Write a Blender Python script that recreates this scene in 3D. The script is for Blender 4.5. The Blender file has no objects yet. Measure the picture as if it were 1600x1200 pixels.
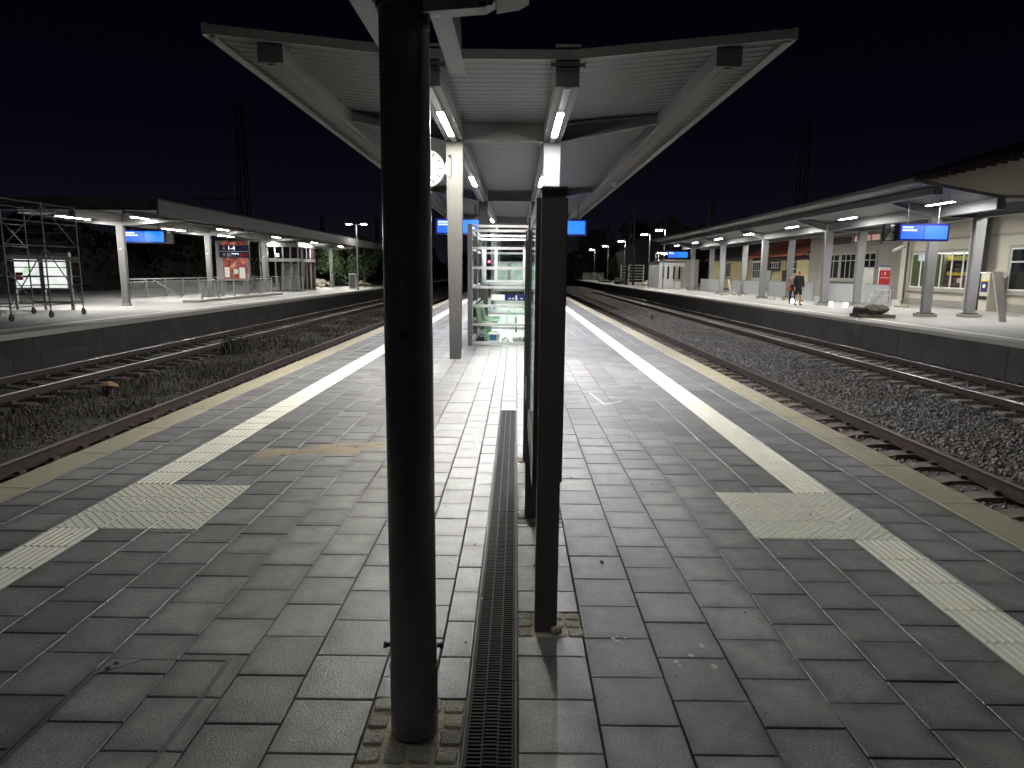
import bpy, math, random
import numpy as np
from mathutils import Vector, Matrix
random.seed(7); rng = np.random.default_rng(7)
S = bpy.context.scene
COL = S.collection

# ------------------------------------------------------------------ camera
EYE = 1.68
F_PX, TH, RHO, YAW = 1050.0, math.atan(176.2/1050.0), 0.010, 0.0049
cam_d = bpy.data.cameras.new('camera'); cam = bpy.data.objects.new('camera', cam_d); COL.objects.link(cam)
cam_d.sensor_width = 36; cam_d.lens = F_PX/1600*36; cam_d.clip_start = 0.05; cam_d.clip_end = 3000
def _yaw(v): return Vector((v[0]*math.cos(YAW)-v[1]*math.sin(YAW), v[0]*math.sin(YAW)+v[1]*math.cos(YAW), v[2]))
R0 = _yaw((1, 0, 0)); D0 = _yaw((0, -math.sin(TH), -math.cos(TH))); F0 = _yaw((0, math.cos(TH), -math.sin(TH)))
Rt = R0*math.cos(RHO) - D0*math.sin(RHO); Dn = R0*math.sin(RHO) + D0*math.cos(RHO)
m = Matrix.Identity(4)
for i in range(3):
    m[i][0] = Rt[i]; m[i][1] = -Dn[i]; m[i][2] = -F0[i]
m[0][3], m[1][3], m[2][3] = 0, 0, EYE
cam.matrix_world = m
S.camera = cam

# ------------------------------------------------------------------ night sky, exposure
W = bpy.data.worlds.new('World'); S.world = W; W.use_nodes = True
nt = W.node_tree; nt.nodes.clear()
geo = nt.nodes.new('ShaderNodeTexCoord'); sep = nt.nodes.new('ShaderNodeSeparateXYZ')
ramp = nt.nodes.new('ShaderNodeValToRGB'); bg = nt.nodes.new('ShaderNodeBackground'); out = nt.nodes.new('ShaderNodeOutputWorld')
nt.links.new(geo.outputs['Generated'], sep.inputs[0]); nt.links.new(sep.outputs['Z'], ramp.inputs[0])
nt.links.new(ramp.outputs[0], bg.inputs[0]); nt.links.new(bg.outputs[0], out.inputs[0])
cr = ramp.color_ramp
cr.elements[0].position = 0.0; cr.elements[0].color = (0.0135, 0.0130, 0.0190, 1)
cr.elements[1].position = 0.40; cr.elements[1].color = (0.0008, 0.0006, 0.0034, 1)
e = cr.elements.new(0.07); e.color = (0.0058, 0.0058, 0.0118, 1)
e = cr.elements.new(0.20); e.color = (0.0017, 0.0016, 0.0058, 1)
bg.inputs[1].default_value = 0.27
S.view_settings.view_transform = 'Standard'; S.view_settings.look = 'None'
S.view_settings.exposure = 1.2; S.view_settings.gamma = 1.0; S.view_settings.use_curve_mapping = False
S.cycles.use_denoising = True; S.cycles.max_bounces = 6; S.cycles.diffuse_bounces = 3
S.cycles.glossy_bounces = 3; S.cycles.transparent_max_bounces = 12; S.cycles.transmission_bounces = 4
S.cycles.sample_clamp_indirect = 4.0; S.cycles.caustics_reflective = False; S.cycles.caustics_refractive = False
LAMP = 335.0          # radiance of the canopy luminaires

# ------------------------------------------------------------------ materials
def mat(name, col, rough=0.6, metal=0.0, var=0.12, scale=4.0, bump=0.0, bscale=60.0, island=0.0, spec=0.5,
        stain=None, fine=0.0, aniso=None, edgedirt=0.0):
    """procedural surface: base colour broken up by world-space noise, relief from a finer noise"""
    M = bpy.data.materials.new(name); M.use_nodes = True; n = M.node_tree; L = n.links
    b = n.nodes['Principled BSDF']; b.inputs['Roughness'].default_value = rough; b.inputs['Metallic'].default_value = metal
    b.inputs['Specular IOR Level'].default_value = spec
    g = n.nodes.new('ShaderNodeNewGeometry')
    mp = n.nodes.new('ShaderNodeMapping'); L.new(g.outputs['Position'], mp.inputs[0])
    if aniso: mp.inputs['Scale'].default_value = aniso
    nz = n.nodes.new('ShaderNodeTexNoise'); nz.inputs['Scale'].default_value = scale; nz.inputs['Detail'].default_value = 6
    nz.inputs['Roughness'].default_value = 0.65; L.new(mp.outputs[0], nz.inputs['Vector'])
    mr = n.nodes.new('ShaderNodeMapRange'); mr.inputs[1].default_value = 0.3; mr.inputs[2].default_value = 0.7
    mr.inputs[3].default_value = 1-var; mr.inputs[4].default_value = 1+var; L.new(nz.outputs[0], mr.inputs[0])
    fac = mr.outputs[0]
    def mul(a, bb):
        x = n.nodes.new('ShaderNodeMath'); x.operation = 'MULTIPLY'; L.new(a, x.inputs[0]); L.new(bb, x.inputs[1]); return x.outputs[0]
    if island:
        oi = n.nodes.new('ShaderNodeObjectInfo'); ad = n.nodes.new('ShaderNodeMath'); ad.operation = 'ADD'
        L.new(g.outputs['Random Per Island'], ad.inputs[0]); L.new(oi.outputs['Random'], ad.inputs[1])
        fr = n.nodes.new('ShaderNodeMath'); fr.operation = 'FRACT'; L.new(ad.outputs[0], fr.inputs[0])
        m2 = n.nodes.new('ShaderNodeMapRange'); m2.inputs[3].default_value = 1-island; m2.inputs[4].default_value = 1+island
        L.new(fr.outputs[0], m2.inputs[0]); fac = mul(fac, m2.outputs[0])
    if fine:
        nf = n.nodes.new('ShaderNodeTexNoise'); nf.inputs['Scale'].default_value = 150; nf.inputs['Detail'].default_value = 2
        L.new(g.outputs['Position'], nf.inputs['Vector'])
        m3 = n.nodes.new('ShaderNodeMapRange'); m3.inputs[1].default_value = .3; m3.inputs[2].default_value = .7
        m3.inputs[3].default_value = 1-fine; m3.inputs[4].default_value = 1+fine
        L.new(nf.outputs[0], m3.inputs[0]); fac = mul(fac, m3.outputs[0])
    if edgedirt:      # grime that gathers along the rim of each slab
        tc = n.nodes.new('ShaderNodeTexCoord'); ab = n.nodes.new('ShaderNodeVectorMath'); ab.operation = 'ABSOLUTE'; L.new(tc.outputs['Object'], ab.inputs[0])
        sx = n.nodes.new('ShaderNodeSeparateXYZ'); L.new(ab.outputs[0], sx.inputs[0])
        mxm = n.nodes.new('ShaderNodeMath'); mxm.operation = 'MAXIMUM'; L.new(sx.outputs[0], mxm.inputs[0]); L.new(sx.outputs[1], mxm.inputs[1])
        nd = n.nodes.new('ShaderNodeTexNoise'); nd.inputs['Scale'].default_value = 9; L.new(g.outputs['Position'], nd.inputs['Vector'])
        adn = n.nodes.new('ShaderNodeMath'); adn.operation = 'MULTIPLY_ADD'; L.new(nd.outputs[0], adn.inputs[0]); adn.inputs[1].default_value = .09; L.new(mxm.outputs[0], adn.inputs[2])
        me_ = n.nodes.new('ShaderNodeMapRange'); me_.inputs[1].default_value = .125; me_.inputs[2].default_value = .20; me_.inputs[3].default_value = 1.08; me_.inputs[4].default_value = 1-edgedirt
        L.new(adn.outputs[0], me_.inputs[0]); fac = mul(fac, me_.outputs[0])
    vm = n.nodes.new('ShaderNodeVectorMath'); vm.operation = 'SCALE'; vm.inputs[0].default_value = col[:3]; L.new(fac, vm.inputs['Scale'])
    colout = vm.outputs[0]
    if stain:
        scol, sscale, lo, hi = stain
        ns = n.nodes.new('ShaderNodeTexNoise'); ns.inputs['Scale'].default_value = sscale; ns.inputs['Detail'].default_value = 8
        ns.inputs['Roughness'].default_value = 0.7; L.new(mp.outputs[0], ns.inputs['Vector'])
        m4 = n.nodes.new('ShaderNodeMapRange'); m4.inputs[1].default_value = lo; m4.inputs[2].default_value = hi
        L.new(ns.outputs[0], m4.inputs[0])
        mx = n.nodes.new('ShaderNodeMix'); mx.data_type = 'RGBA'; L.new(m4.outputs[0], mx.inputs[0]); L.new(colout, mx.inputs[6])
        mx.inputs[7].default_value = (*scol, 1); colout = mx.outputs[2]
    L.new(colout, b.inputs['Base Color'])
    rr = n.nodes.new('ShaderNodeMapRange'); rr.inputs[3].default_value = max(.03, rough-.1); rr.inputs[4].default_value = min(1, rough+.1)
    L.new(nz.outputs[0], rr.inputs[0]); L.new(rr.outputs[0], b.inputs['Roughness'])
    if bump:
        nb = n.nodes.new('ShaderNodeTexNoise'); nb.inputs['Scale'].default_value = bscale; nb.inputs['Detail'].default_value = 5
        L.new(g.outputs['Position'], nb.inputs['Vector'])
        bp = n.nodes.new('ShaderNodeBump'); bp.inputs['Strength'].default_value = bump; bp.inputs['Distance'].default_value = 0.01
        L.new(nb.outputs[0], bp.inputs['Height']); L.new(bp.outputs[0], b.inputs['Normal'])
    return M
def emi(name, col, s, noise=None):
    M = bpy.data.materials.new(name); M.use_nodes = True; n = M.node_tree; b = n.nodes['Principled BSDF']
    b.inputs['Base Color'].default_value = (.03, .03, .03, 1); b.inputs['Roughness'].default_value = .3
    b.inputs['Emission Color'].default_value = (*col, 1); b.inputs['Emission Strength'].default_value = s
    if noise:
        g = n.nodes.new('ShaderNodeNewGeometry'); nz = n.nodes.new('ShaderNodeTexVoronoi' if noise[0] == 'v' else 'ShaderNodeTexNoise')
        nz.inputs['Scale'].default_value = noise[1]; n.links.new(g.outputs['Position'], nz.inputs['Vector'])
        cr = n.nodes.new('ShaderNodeValToRGB'); n.links.new(nz.outputs[0] if noise[0] != 'v' else nz.outputs['Color'], cr.inputs[0])
        els = noise[2]
        cr.color_ramp.elements[0].position = els[0][0]; cr.color_ramp.elements[0].color = (*els[0][1], 1)
        cr.color_ramp.elements[1].position = els[-1][0]; cr.color_ramp.elements[1].color = (*els[-1][1], 1)
        for p, c in els[1:-1]:
            e = cr.color_ramp.elements.new(p); e.color = (*c, 1)
        n.links.new(cr.outputs[0], b.inputs['Emission Color'])
    return M
def glass(name, tint=(.9, .95, .92), mixf=.88):
    M = bpy.data.materials.new(name); M.use_nodes = True; n = M.node_tree; n.nodes.clear()
    o = n.nodes.new('ShaderNodeOutputMaterial'); mx = n.nodes.new('ShaderNodeMixShader'); t = n.nodes.new('ShaderNodeBsdfTransparent')
    gl = n.nodes.new('ShaderNodeBsdfGlossy'); lw = n.nodes.new('ShaderNodeLayerWeight'); fr = n.nodes.new('ShaderNodeMath'); fr.operation = 'POWER'; fr.inputs[1].default_value = 4.0; n.links.new(lw.outputs['Facing'], fr.inputs[0])
    t.inputs[0].default_value = (*tint, 1); gl.inputs['Roughness'].default_value = .03; gl.inputs[0].default_value = (.9, .95, .95, 1)
    ad = n.nodes.new('ShaderNodeMath'); ad.operation = 'MULTIPLY_ADD'; ad.inputs[1].default_value = .55; ad.inputs[2].default_value = .035
    n.links.new(fr.outputs[0], ad.inputs[0]); n.links.new(ad.outputs[0], mx.inputs[0]); n.links.new(t.outputs[0], mx.inputs[1])
    n.links.new(gl.outputs[0], mx.inputs[2]); n.links.new(mx.outputs[0], o.inputs[0]); return M

M = dict(
 paver=mat('paver_concrete', (.195, .195, .198), .40, var=.30, scale=6.5, bump=.35, bscale=160, island=.24, fine=.34, spec=.9, stain=((.34, .34, .32), 1.3, .55, .82)),
 pavern=mat('paver_concrete_near', (.195, .196, .196), .40, var=.30, scale=6.5, bump=.4, bscale=160, island=.26, fine=.45, spec=1.0, edgedirt=.42, stain=((.34, .34, .31), 2.6, .54, .80)),
 joint=mat('joint_sand', (.018, .017, .016), .9, var=.4, scale=14, stain=((.30, .27, .21), 2.2, .60, .66)),
 tactile=mat('tactile_white_concrete', (.80, .785, .68), .6, var=.05, scale=5, island=.035, bump=.08, bscale=200, fine=.04, stain=((.6, .58, .5), 2.5, .66, .9)),
 edge=mat('edge_slab_concrete', (.33, .30, .215), .75, var=.08, scale=6, island=.06, bump=.3, bscale=150, fine=.08, stain=((.22, .19, .13), 3, .55, .8)),
 line=mat('edge_line', (.52, .50, .42), .6, var=.1),
 iron=mat('cast_iron', (.012, .012, .014), .65, .0, var=.3, scale=18, spec=.25, stain=((.10, .095, .085), 9, .70, .80)),
 polepaint=mat('dark_pole_paint', (.24, .222, .245), .24, .0, var=.12, scale=3, spec=.6),
 poledark=mat('black_rubber', (.012, .012, .012), .5),
 cabinet=mat('cabinet_powder_coat', (.17, .155, .148), .42, var=.06, scale=6),
 steel=mat('grey_canopy_paint', (.13, .125, .12), .45, var=.07, scale=3, bump=.03, stain=((.19, .175, .16), 1.7, .62, .85)),
 steelc=mat('grey_column_paint', (.060, .058, .056), .5, var=.06, scale=2, bump=.03),
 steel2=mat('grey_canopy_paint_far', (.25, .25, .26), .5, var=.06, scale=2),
 galv=mat('galvanised_steel', (.36, .37, .37), .42, .65, var=.15, scale=12),
 galvd=mat('dull_scaffold_tube', (.20, .20, .20), .5, .6, var=.2, scale=10),
 sheet=mat('roof_sheet', (.135, .135, .137), .42, .3, var=.08, scale=2, aniso=(1, 6, 1)),
 fascia=mat('roof_fascia', (.30, .295, .28), .5, var=.06),
 fasciad=mat('dark_fascia', (.10, .095, .085), .55, var=.1, scale=1.5),
 lampbox=mat('lamp_housing', (.5, .5, .5), .4, .3),
 mortar=mat('setting_mortar', (.62, .55, .43), .9, var=.2, scale=14, bump=.9, bscale=90, fine=.2),
 sett=mat('granite_sett', (.46, .43, .37), .8, var=.22, scale=25, bump=.8, bscale=70, island=.2, fine=.25),
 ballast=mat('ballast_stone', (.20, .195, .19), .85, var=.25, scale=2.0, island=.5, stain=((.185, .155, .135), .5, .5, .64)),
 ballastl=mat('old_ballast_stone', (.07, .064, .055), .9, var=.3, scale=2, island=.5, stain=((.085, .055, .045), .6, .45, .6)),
 bed=mat('ballast_bed', (.09, .082, .078), .95, var=.4, scale=14, bump=1., bscale=28, stain=((.06, .042, .035), .7, .5, .7)),
 soil=mat('track_soil', (.05, .043, .035), .95, var=.35, scale=3, bump=.8, bscale=18, stain=((.028, .035, .016), .6, .45, .6)),
 ground=mat('dark_ground', (.03, .032, .025), .95, var=.3, scale=.3),
 rail_side=mat('rusty_rail', (.036, .022, .018), .7, .3, var=.3, scale=8, bump=.2),
 rail_top=mat('polished_rail_head', (.26, .25, .245), .38, .9, var=.1),
 rail_dull=mat('dull_rail_head', (.10, .075, .065), .5, .5, var=.2),
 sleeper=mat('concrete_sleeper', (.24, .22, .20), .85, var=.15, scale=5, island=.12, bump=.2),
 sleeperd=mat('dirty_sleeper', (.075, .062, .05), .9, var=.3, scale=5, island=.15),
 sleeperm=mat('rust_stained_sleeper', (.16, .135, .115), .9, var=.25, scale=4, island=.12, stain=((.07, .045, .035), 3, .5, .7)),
 slab=mat('far_platform_paving', (.34, .335, .325), .7, var=.08, scale=1.5, stain=((.22, .21, .2), .5, .5, .75), aniso=(1, .35, 1)),
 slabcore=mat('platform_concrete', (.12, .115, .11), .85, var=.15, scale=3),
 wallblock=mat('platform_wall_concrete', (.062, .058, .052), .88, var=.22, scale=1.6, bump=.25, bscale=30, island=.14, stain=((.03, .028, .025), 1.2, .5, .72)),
 lip=mat('platform_edge_coping', (.30, .29, .26), .8, var=.1),
 plaster=mat('pale_plaster', (.52, .49, .41), .85, var=.05, scale=.8, bump=.1),
 plasterd=mat('grey_plaster', (.30, .28, .25), .85, var=.08, scale=.8),
 plastery=mat('yellow_plaster', (.62, .55, .30), .85, var=.05),
 white=mat('white_paint', (.72, .72, .70), .5, var=.05),
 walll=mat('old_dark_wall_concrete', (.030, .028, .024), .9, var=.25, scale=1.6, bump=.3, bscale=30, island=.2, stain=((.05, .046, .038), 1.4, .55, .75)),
 redroof=mat('red_roof_tile', (.42, .13, .07), .8, var=.2, scale=8, island=.15),
 darkroof=mat('dark_roof', (.035, .028, .028), .85, var=.2),
 brown=mat('dark_brown_timber', (.06, .03, .025), .7),
 darkglass=mat('dark_window_glass', (.015, .017, .02), .08, spec=.8),
 stone_trim=mat('window_surround', (.34, .32, .28), .8, var=.06),
 black=mat('black_cloth', (.012, .012, .014), .9), skin=mat('skin', (.48, .27, .18), .6), hair=mat('dark_hair', (.02, .013, .01), .7),
 shoe=mat('grey_shoes', (.12, .11, .10), .7), orange=mat('orange_cloth', (.42, .12, .05), .8), pinkish=mat('pale_shirt', (.30, .22, .19), .85), trousers=mat('navy_trousers', (.02, .02, .03), .85),
 blue_h=mat('blue_display_housing', (.006, .008, .09), .35), dark_h=mat('dark_display_side', (.03, .03, .035), .4),
 green=mat('green_wire_mesh', (.24, .36, .24), .4, var=.06), palegrn=mat('pale_green_panel', (.25, .42, .28), .5),
 leaf=mat('leaf_green', (.040, .070, .022), .7, var=.35, scale=3, island=.35), leafd=mat('leaf_dark', (.02, .026, .016), .8, var=.3, island=.3),
 weed=mat('weed_blades', (.040, .040, .020), .8, var=.35, scale=1.5, island=.4), bark=mat('tree_bark', (.06, .05, .04), .9),
 mast=mat('dark_mast_steel', (.012, .012, .014), .8), post=mat('lamp_post_grey', (.22, .22, .22), .45, .3),
 concreted=mat('dusty_rubble', (.14, .13, .11), .95, var=.3, scale=9, bump=.8, bscale=20), concrete=mat('rubble_concrete', (.30, .27, .22), .9, var=.2, scale=6, bump=.6, bscale=12), sand=mat('spilled_sand', (.46, .38, .27), .95, var=.12, scale=20, bump=.5, bscale=120),
 wood=mat('pallet_wood', (.16, .12, .085), .8, var=.2, scale=9), timber=mat('timber_marker', (.30, .19, .10), .8, var=.2, scale=12),
 red=mat('red_panel', (.62, .03, .04), .5), navy=mat('navy_sign', (.02, .02, .10), .45), plastic=mat('white_plastic', (.75, .75, .72), .4),
 bluelabel=mat('blue_label', (.06, .28, .62), .4), brick=mat('brick_red_wall', (.06, .026, .022), .85, var=.2), tarp=mat('pale_tarpaulin', (.42, .46, .48), .6, var=.1),
 yel=mat('yellow_sticker', (.75, .55, .05), .5), fencep=mat('silver_fence_sheet', (.52, .53, .53), .45, .35, var=.05),
 mgrey=mat('machine_grey', (.45, .45, .43), .5), dgrey=mat('dark_grey_metal', (.07, .068, .065), .5, .2, var=.1),
 lum=emi('led_diffuser_cool', (.985, .97, 1.0), LAMP), lumw=emi('led_diffuser_warm', (1.0, .97, .84), LAMP),
 lumfar=emi('led_diffuser_far', (1.0, .98, .92), 155.0), lumpost=emi('post_lamp_lens', (1.0, .97, .9), 260.0), lumnear=emi('added_mast_lens', (.96, 1.0, .90), 52.0),
 screen=emi('display_blue_screen', (.005, .12, 1.0), .62), screenl=emi('display_light_blue_screen', (.010, .19, 1.0), .64),
 txt=emi('display_text_white', (.75, .85, 1), 1.0), clockface=emi('clock_face_lit', (1, .98, .93), .9),
 redlamp=emi('red_signal_lamp', (1, .03, .08), 14.0), worklamp=emi('floor_work_light', (1, .96, 1), 22.0),
 boxlight=emi('lit_poster_sheet', (1, 1, 1), .42, ('n', 2.2, [(.3, (.55, .85, .5)), (.42, (.9, .95, .92)), (.55, (1, 1, .98)), (.7, (.62, .66, .66))])),
 advert=emi('lit_advert_sheet', (1, .2, .15), .26, ('n', 3.0, [(.36, (.02, .015, .015)), (.45, (.35, .03, .02)), (.5, (.8, .07, .05)), (.54, (.03, .02, .02)), (.58, (.5, .34, .10)), (.62, (.75, .06, .05)), (.72, (.85, .7, .6))])),
 casel=emi('case_light_sheet', (.86, 1, .93), .28, ('n', 4.0, [(.35, (.55, .72, .62)), (.6, (.9, 1, .95))])),
 olive=emi('office_wall_glow', (.23, .23, .10), .16), yellit=emi('yellow_shop_shelf_lit', (.55, .5, .05), .25), redshelf=emi('glowing_red_shelves', (.13, .045, .04), .25, ('v', 3.0, [(.2, (.10, .03, .03)), (.6, (.22, .1, .09)), (.8, (.06, .06, .06))])),  # office wall and shelf goods glow themselves, standing in for room light
 whitelit=emi('lit_white_blind', (.8, .85, 1), .4), pinklit=emi('pink_curtain_lit', (.8, .42, .35), .2),
 lumroom=emi('office_lamp_lens', (1, .98, .8), 1.6), glass=glass('clear_glass'), glasst=glass('shelter_glass', (.93, .97, .94), .90),
)

# ------------------------------------------------------------------ mesh helpers
class MB:
    def __init__(s): s.v = []; s.f = []
    def add(s, vs, fs):
        o = len(s.v); s.v += [tuple(p) for p in vs]; s.f += [tuple(i+o for i in f) for f in fs]; return s
    def box(s, x0, x1, y0, y1, z0, z1):
        return s.add([(x0,y0,z0),(x1,y0,z0),(x1,y1,z0),(x0,y1,z0),(x0,y0,z1),(x1,y0,z1),(x1,y1,z1),(x0,y1,z1)],
                     [(0,3,2,1),(4,5,6,7),(0,1,5,4),(1,2,6,5),(2,3,7,6),(3,0,4,7)])
    def cbox(s, x0, x1, y0, y1, z0, z1, c):
        """box whose top edges are chamfered by c"""
        return s.add([(x0,y0,z0),(x1,y0,z0),(x1,y1,z0),(x0,y1,z0),(x0,y0,z1-c),(x1,y0,z1-c),(x1,y1,z1-c),(x0,y1,z1-c),
                      (x0+c,y0+c,z1),(x1-c,y0+c,z1),(x1-c,y1-c,z1),(x0+c,y1-c,z1)],
                     [(0,1,5,4),(1,2,6,5),(2,3,7,6),(3,0,4,7),(4,5,9,8),(5,6,10,9),(6,7,11,10),(7,4,8,11),(8,9,10,11)])
    def bar(s, p, q, w, h=None, up=(0,0,1)):
        p = Vector(p); q = Vector(q); h = h or w; d = (q-p).normalized(); u = Vector(up)
        if abs(d.dot(u)) > .98: u = Vector((0, 1, 0))
        r = d.cross(u).normalized()*w/2; t = r.cross(d).normalized()*h/2
        return s.add([p-r-t, p+r-t, p+r+t, p-r+t, q-r-t, q+r-t, q+r+t, q-r+t],
                     [(0,3,2,1),(4,5,6,7),(0,1,5,4),(1,2,6,5),(2,3,7,6),(3,0,4,7)][::1])
    def cyl(s, p, q, r, n=10, r2=None, cap=True):
        p = Vector(p); q = Vector(q); r2 = r if r2 is None else r2; d = (q-p).normalized()
        u = Vector((0,0,1)) if abs(d.z) < .9 else Vector((1,0,0)); a = d.cross(u).normalized(); b = d.cross(a)
        vs = []
        for c, rr in ((p, r), (q, r2)):
            for i in range(n):
                t = 2*math.pi*i/n; vs.append(c + a*math.cos(t)*rr + b*math.sin(t)*rr)
        fs = [(i, i+n, (i+1) % n+n, (i+1) % n) for i in range(n)]
        if cap: fs += [tuple(range(n)), tuple(range(2*n-1, n-1, -1))]
        return s.add(vs, fs)
    def prism(s, poly, axis, a, b):
        """extrude a 2D polygon along axis from a to b; 'y': poly=(x,z), 'x': poly=(y,z), 'z': poly=(x,y)"""
        n = len(poly); f = {'y': lambda p, t: (p[0], t, p[1]), 'x': lambda p, t: (t, p[0], p[1]), 'z': lambda p, t: (p[0], p[1], t)}[axis]
        return s.add([f(p, a) for p in poly]+[f(p, b) for p in poly],
                     [tuple(range(n)), tuple(range(2*n-1, n-1, -1))]+[(i, i+n, (i+1) % n+n, (i+1) % n) for i in range(n)])
    def ico(s, c, r, sq=(1,1,1), jit=0.0):
        t = (1+5**.5)/2; vs = [(-1,t,0),(1,t,0),(-1,-t,0),(1,-t,0),(0,-1,t),(0,1,t),(0,-1,-t),(0,1,-t),(t,0,-1),(t,0,1),(-t,0,-1),(-t,0,1)]
        fs = [(0,11,5),(0,5,1),(0,1,7),(0,7,10),(0,10,11),(1,5,9),(5,11,4),(11,10,2),(10,7,6),(7,1,8),(3,9,4),(3,4,2),(3,2,6),(3,6,8),(3,8,9),(4,9,5),(2,4,11),(6,2,10),(8,6,7),(9,8,1)]
        out = []
        for v in vs:
            k = r/1.9*(1+random.uniform(-jit, jit)); out.append((c[0]+v[0]*k*sq[0], c[1]+v[1]*k*sq[1], c[2]+v[2]*k*sq[2]))
        return s.add(out, fs)
    def mesh(s, name, off=(0,0,0)):
        me = bpy.data.meshes.new(name); me.from_pydata([(a-off[0], b-off[1], c-off[2]) for a, b, c in s.v], [], s.f)
        me.validate(); 
        import bmesh
        if len(s.f) < 60000:
            bm = bmesh.new(); bm.from_mesh(me); bmesh.ops.recalc_face_normals(bm, faces=bm.faces); bm.to_mesh(me); bm.free()
        return me
    def build(s, name, material, parent=None, smooth=False):
        off = parent.get('_o', (0,0,0)) if parent else (0,0,0)
        me = s.mesh(name, off); me.materials.append(M[material])
        if smooth: me.polygons.foreach_set('use_smooth', [len(p.vertices) <= 4 for p in me.polygons])
        o = bpy.data.objects.new(name, me); COL.objects.link(o)
        if parent: o.parent = parent; o['_o'] = off
        return o
def tag(o, label=None, cat=None, group=None, kind=None):
    if label: o['label'] = label
    if cat: o['category'] = cat
    if group: o['group'] = group
    if kind: o['kind'] = kind
    return o
def thing(name, label, cat, loc, group=None):
    o = bpy.data.objects.new(name, None); COL.objects.link(o); o.location = loc; o.empty_display_size = .2
    o['_o'] = tuple(loc); return tag(o, label, cat, group)
def struct(name, mb, material): return tag(mb.build(name, material), kind='structure')
def place(name, me, parent, loc, rotz=0, label=None):
    o = bpy.data.objects.new(name, me); COL.objects.link(o); off = parent.get('_o', (0,0,0)) if parent else (0,0,0)
    o.location = (loc[0]-off[0], loc[1]-off[1], loc[2]-off[2]); o.rotation_euler.z = rotz
    if parent: o.parent = parent
    if label: o['label'] = label
    return o
def dup(root, loc, label=None, group=None):
    r = root.copy(); COL.objects.link(r); r.location = loc
    if label: r['label'] = label
    if group: r['group'] = group
    for ch in list(root.children):
        c = ch.copy(); COL.objects.link(c); c.parent = r
        for gch in ch.children:
            d = gch.copy(); COL.objects.link(d); d.parent = c
    return r
def text(name, body, size, loc, rot, material, parent, align='LEFT'):
    cu = bpy.data.curves.new(name, 'FONT'); cu.body = body; cu.size = size; cu.extrude = .002; cu.align_x = align
    tmp = bpy.data.objects.new('tmp_text', cu); COL.objects.link(tmp)
    dg = bpy.context.evaluated_depsgraph_get(); me = bpy.data.meshes.new_from_object(tmp.evaluated_get(dg)); bpy.data.objects.remove(tmp); bpy.data.curves.remove(cu)
    me.name = name; me.materials.clear(); me.materials.append(M[material])
    o = bpy.data.objects.new(name, me); COL.objects.link(o)
    off = parent.get('_o', (0,0,0)); o.location = [loc[i]-off[i] for i in range(3)]; o.rotation_euler = rot; o.parent = parent
    return o
R90 = math.pi/2

# ------------------------------------------------------------------ ground and track beds
g = MB(); g.add([(-900,-60,-1.3),(900,-60,-1.3),(900,1500,-1.3),(-900,1500,-1.3)], [(0,1,2,3)]); struct('ground', g, 'ground')
def bed(name, x0, x1, material, z=-.99, amp=.03):
    nx = int((x1-x0)/.25); ys = []; y = -3.0
    while y < 130: ys.append(y); y += .25 if y < 40 else 1.0
    vs = []; 
    for yy in ys:
        for i in range(nx+1):
            x = x0+(x1-x0)*i/nx
            vs.append((x, yy, z + amp*(math.sin(x*3.1+yy*1.7)+math.sin(x*1.3-yy*2.9))*.5 + random.uniform(-1, 1)*amp*.5))
    fs = [(r*(nx+1)+i, r*(nx+1)+i+1, (r+1)*(nx+1)+i+1, (r+1)*(nx+1)+i) for r in range(len(ys)-1) for i in range(nx)]
    b = MB(); b.add(vs, fs); o = struct(name, b, material); o.data.polygons.foreach_set('use_smooth', [True]*len(o.data.polygons)); return o
bed('ballast_bed', 3.4, 12.66, 'bed', -1.01); bed('track_soil', -12.6, -3.95, 'soil', -1.0, .05)

def stones(name, n, xr, yr, z0, size, material, pw=2.2, keep=None, label=None, cat=None, centres=()):
    u = rng.random(n); y = yr[0] + (yr[1]-yr[0])*u**pw; x = rng.uniform(xr[0], xr[1], n)
    if keep is not None:
        k = keep(x, y); x, y = x[k], y[k]; n = len(x)
    s = rng.uniform(.6, 1.25, n)*size*(1+.25*(y > 15))
    zo = np.zeros(n)
    for c in centres: zo -= .045*(np.abs(x-c) < 1.32)
    base = np.array([(1,0,0),(-1,0,0),(0,1,0),(0,-1,0),(0,0,1),(0,0,-1)], float)
    P = base[None]*rng.uniform(.55, 1.2, (n, 6, 1)) + rng.uniform(-.28, .28, (n, 6, 3))
    a = rng.random(n)*6.28; b = rng.uniform(-.7, .7, n)
    ca, sa, cb, sb = np.cos(a), np.sin(a), np.cos(b), np.sin(b)
    X = P[:,:,0]*ca[:,None]-P[:,:,1]*sa[:,None]; Y = P[:,:,0]*sa[:,None]+P[:,:,1]*ca[:,None]; Z = P[:,:,2]*.75
    Y2 = Y*cb[:,None]-Z*sb[:,None]; Z2 = Y*sb[:,None]+Z*cb[:,None]
    V = np.stack([X*s[:,None]+x[:,None], Y2*s[:,None]+y[:,None], Z2*s[:,None]+z0+(zo+rng.uniform(-.015, .035, n))[:,None]], -1).reshape(-1, 3)
    F = np.array([(0,2,4),(2,1,4),(1,3,4),(3,0,4),(2,0,5),(1,2,5),(3,1,5),(0,3,5)])
    FF = (F[None]+(np.arange(n)*6)[:,None,None]).reshape(-1)
    me = bpy.data.meshes.new(name); me.vertices.add(n*6); me.vertices.foreach_set('co', V.reshape(-1))
    me.loops.add(n*24); me.loops.foreach_set('vertex_index', FF)
    me.polygons.add(n*8); me.polygons.foreach_set('loop_start', np.arange(0, n*24, 3))
    me.update(calc_edges=True); me.materials.append(M[material])
    o = bpy.data.objects.new(name, me); COL.objects.link(o); return tag(o, label, cat, kind='stuff')
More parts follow.
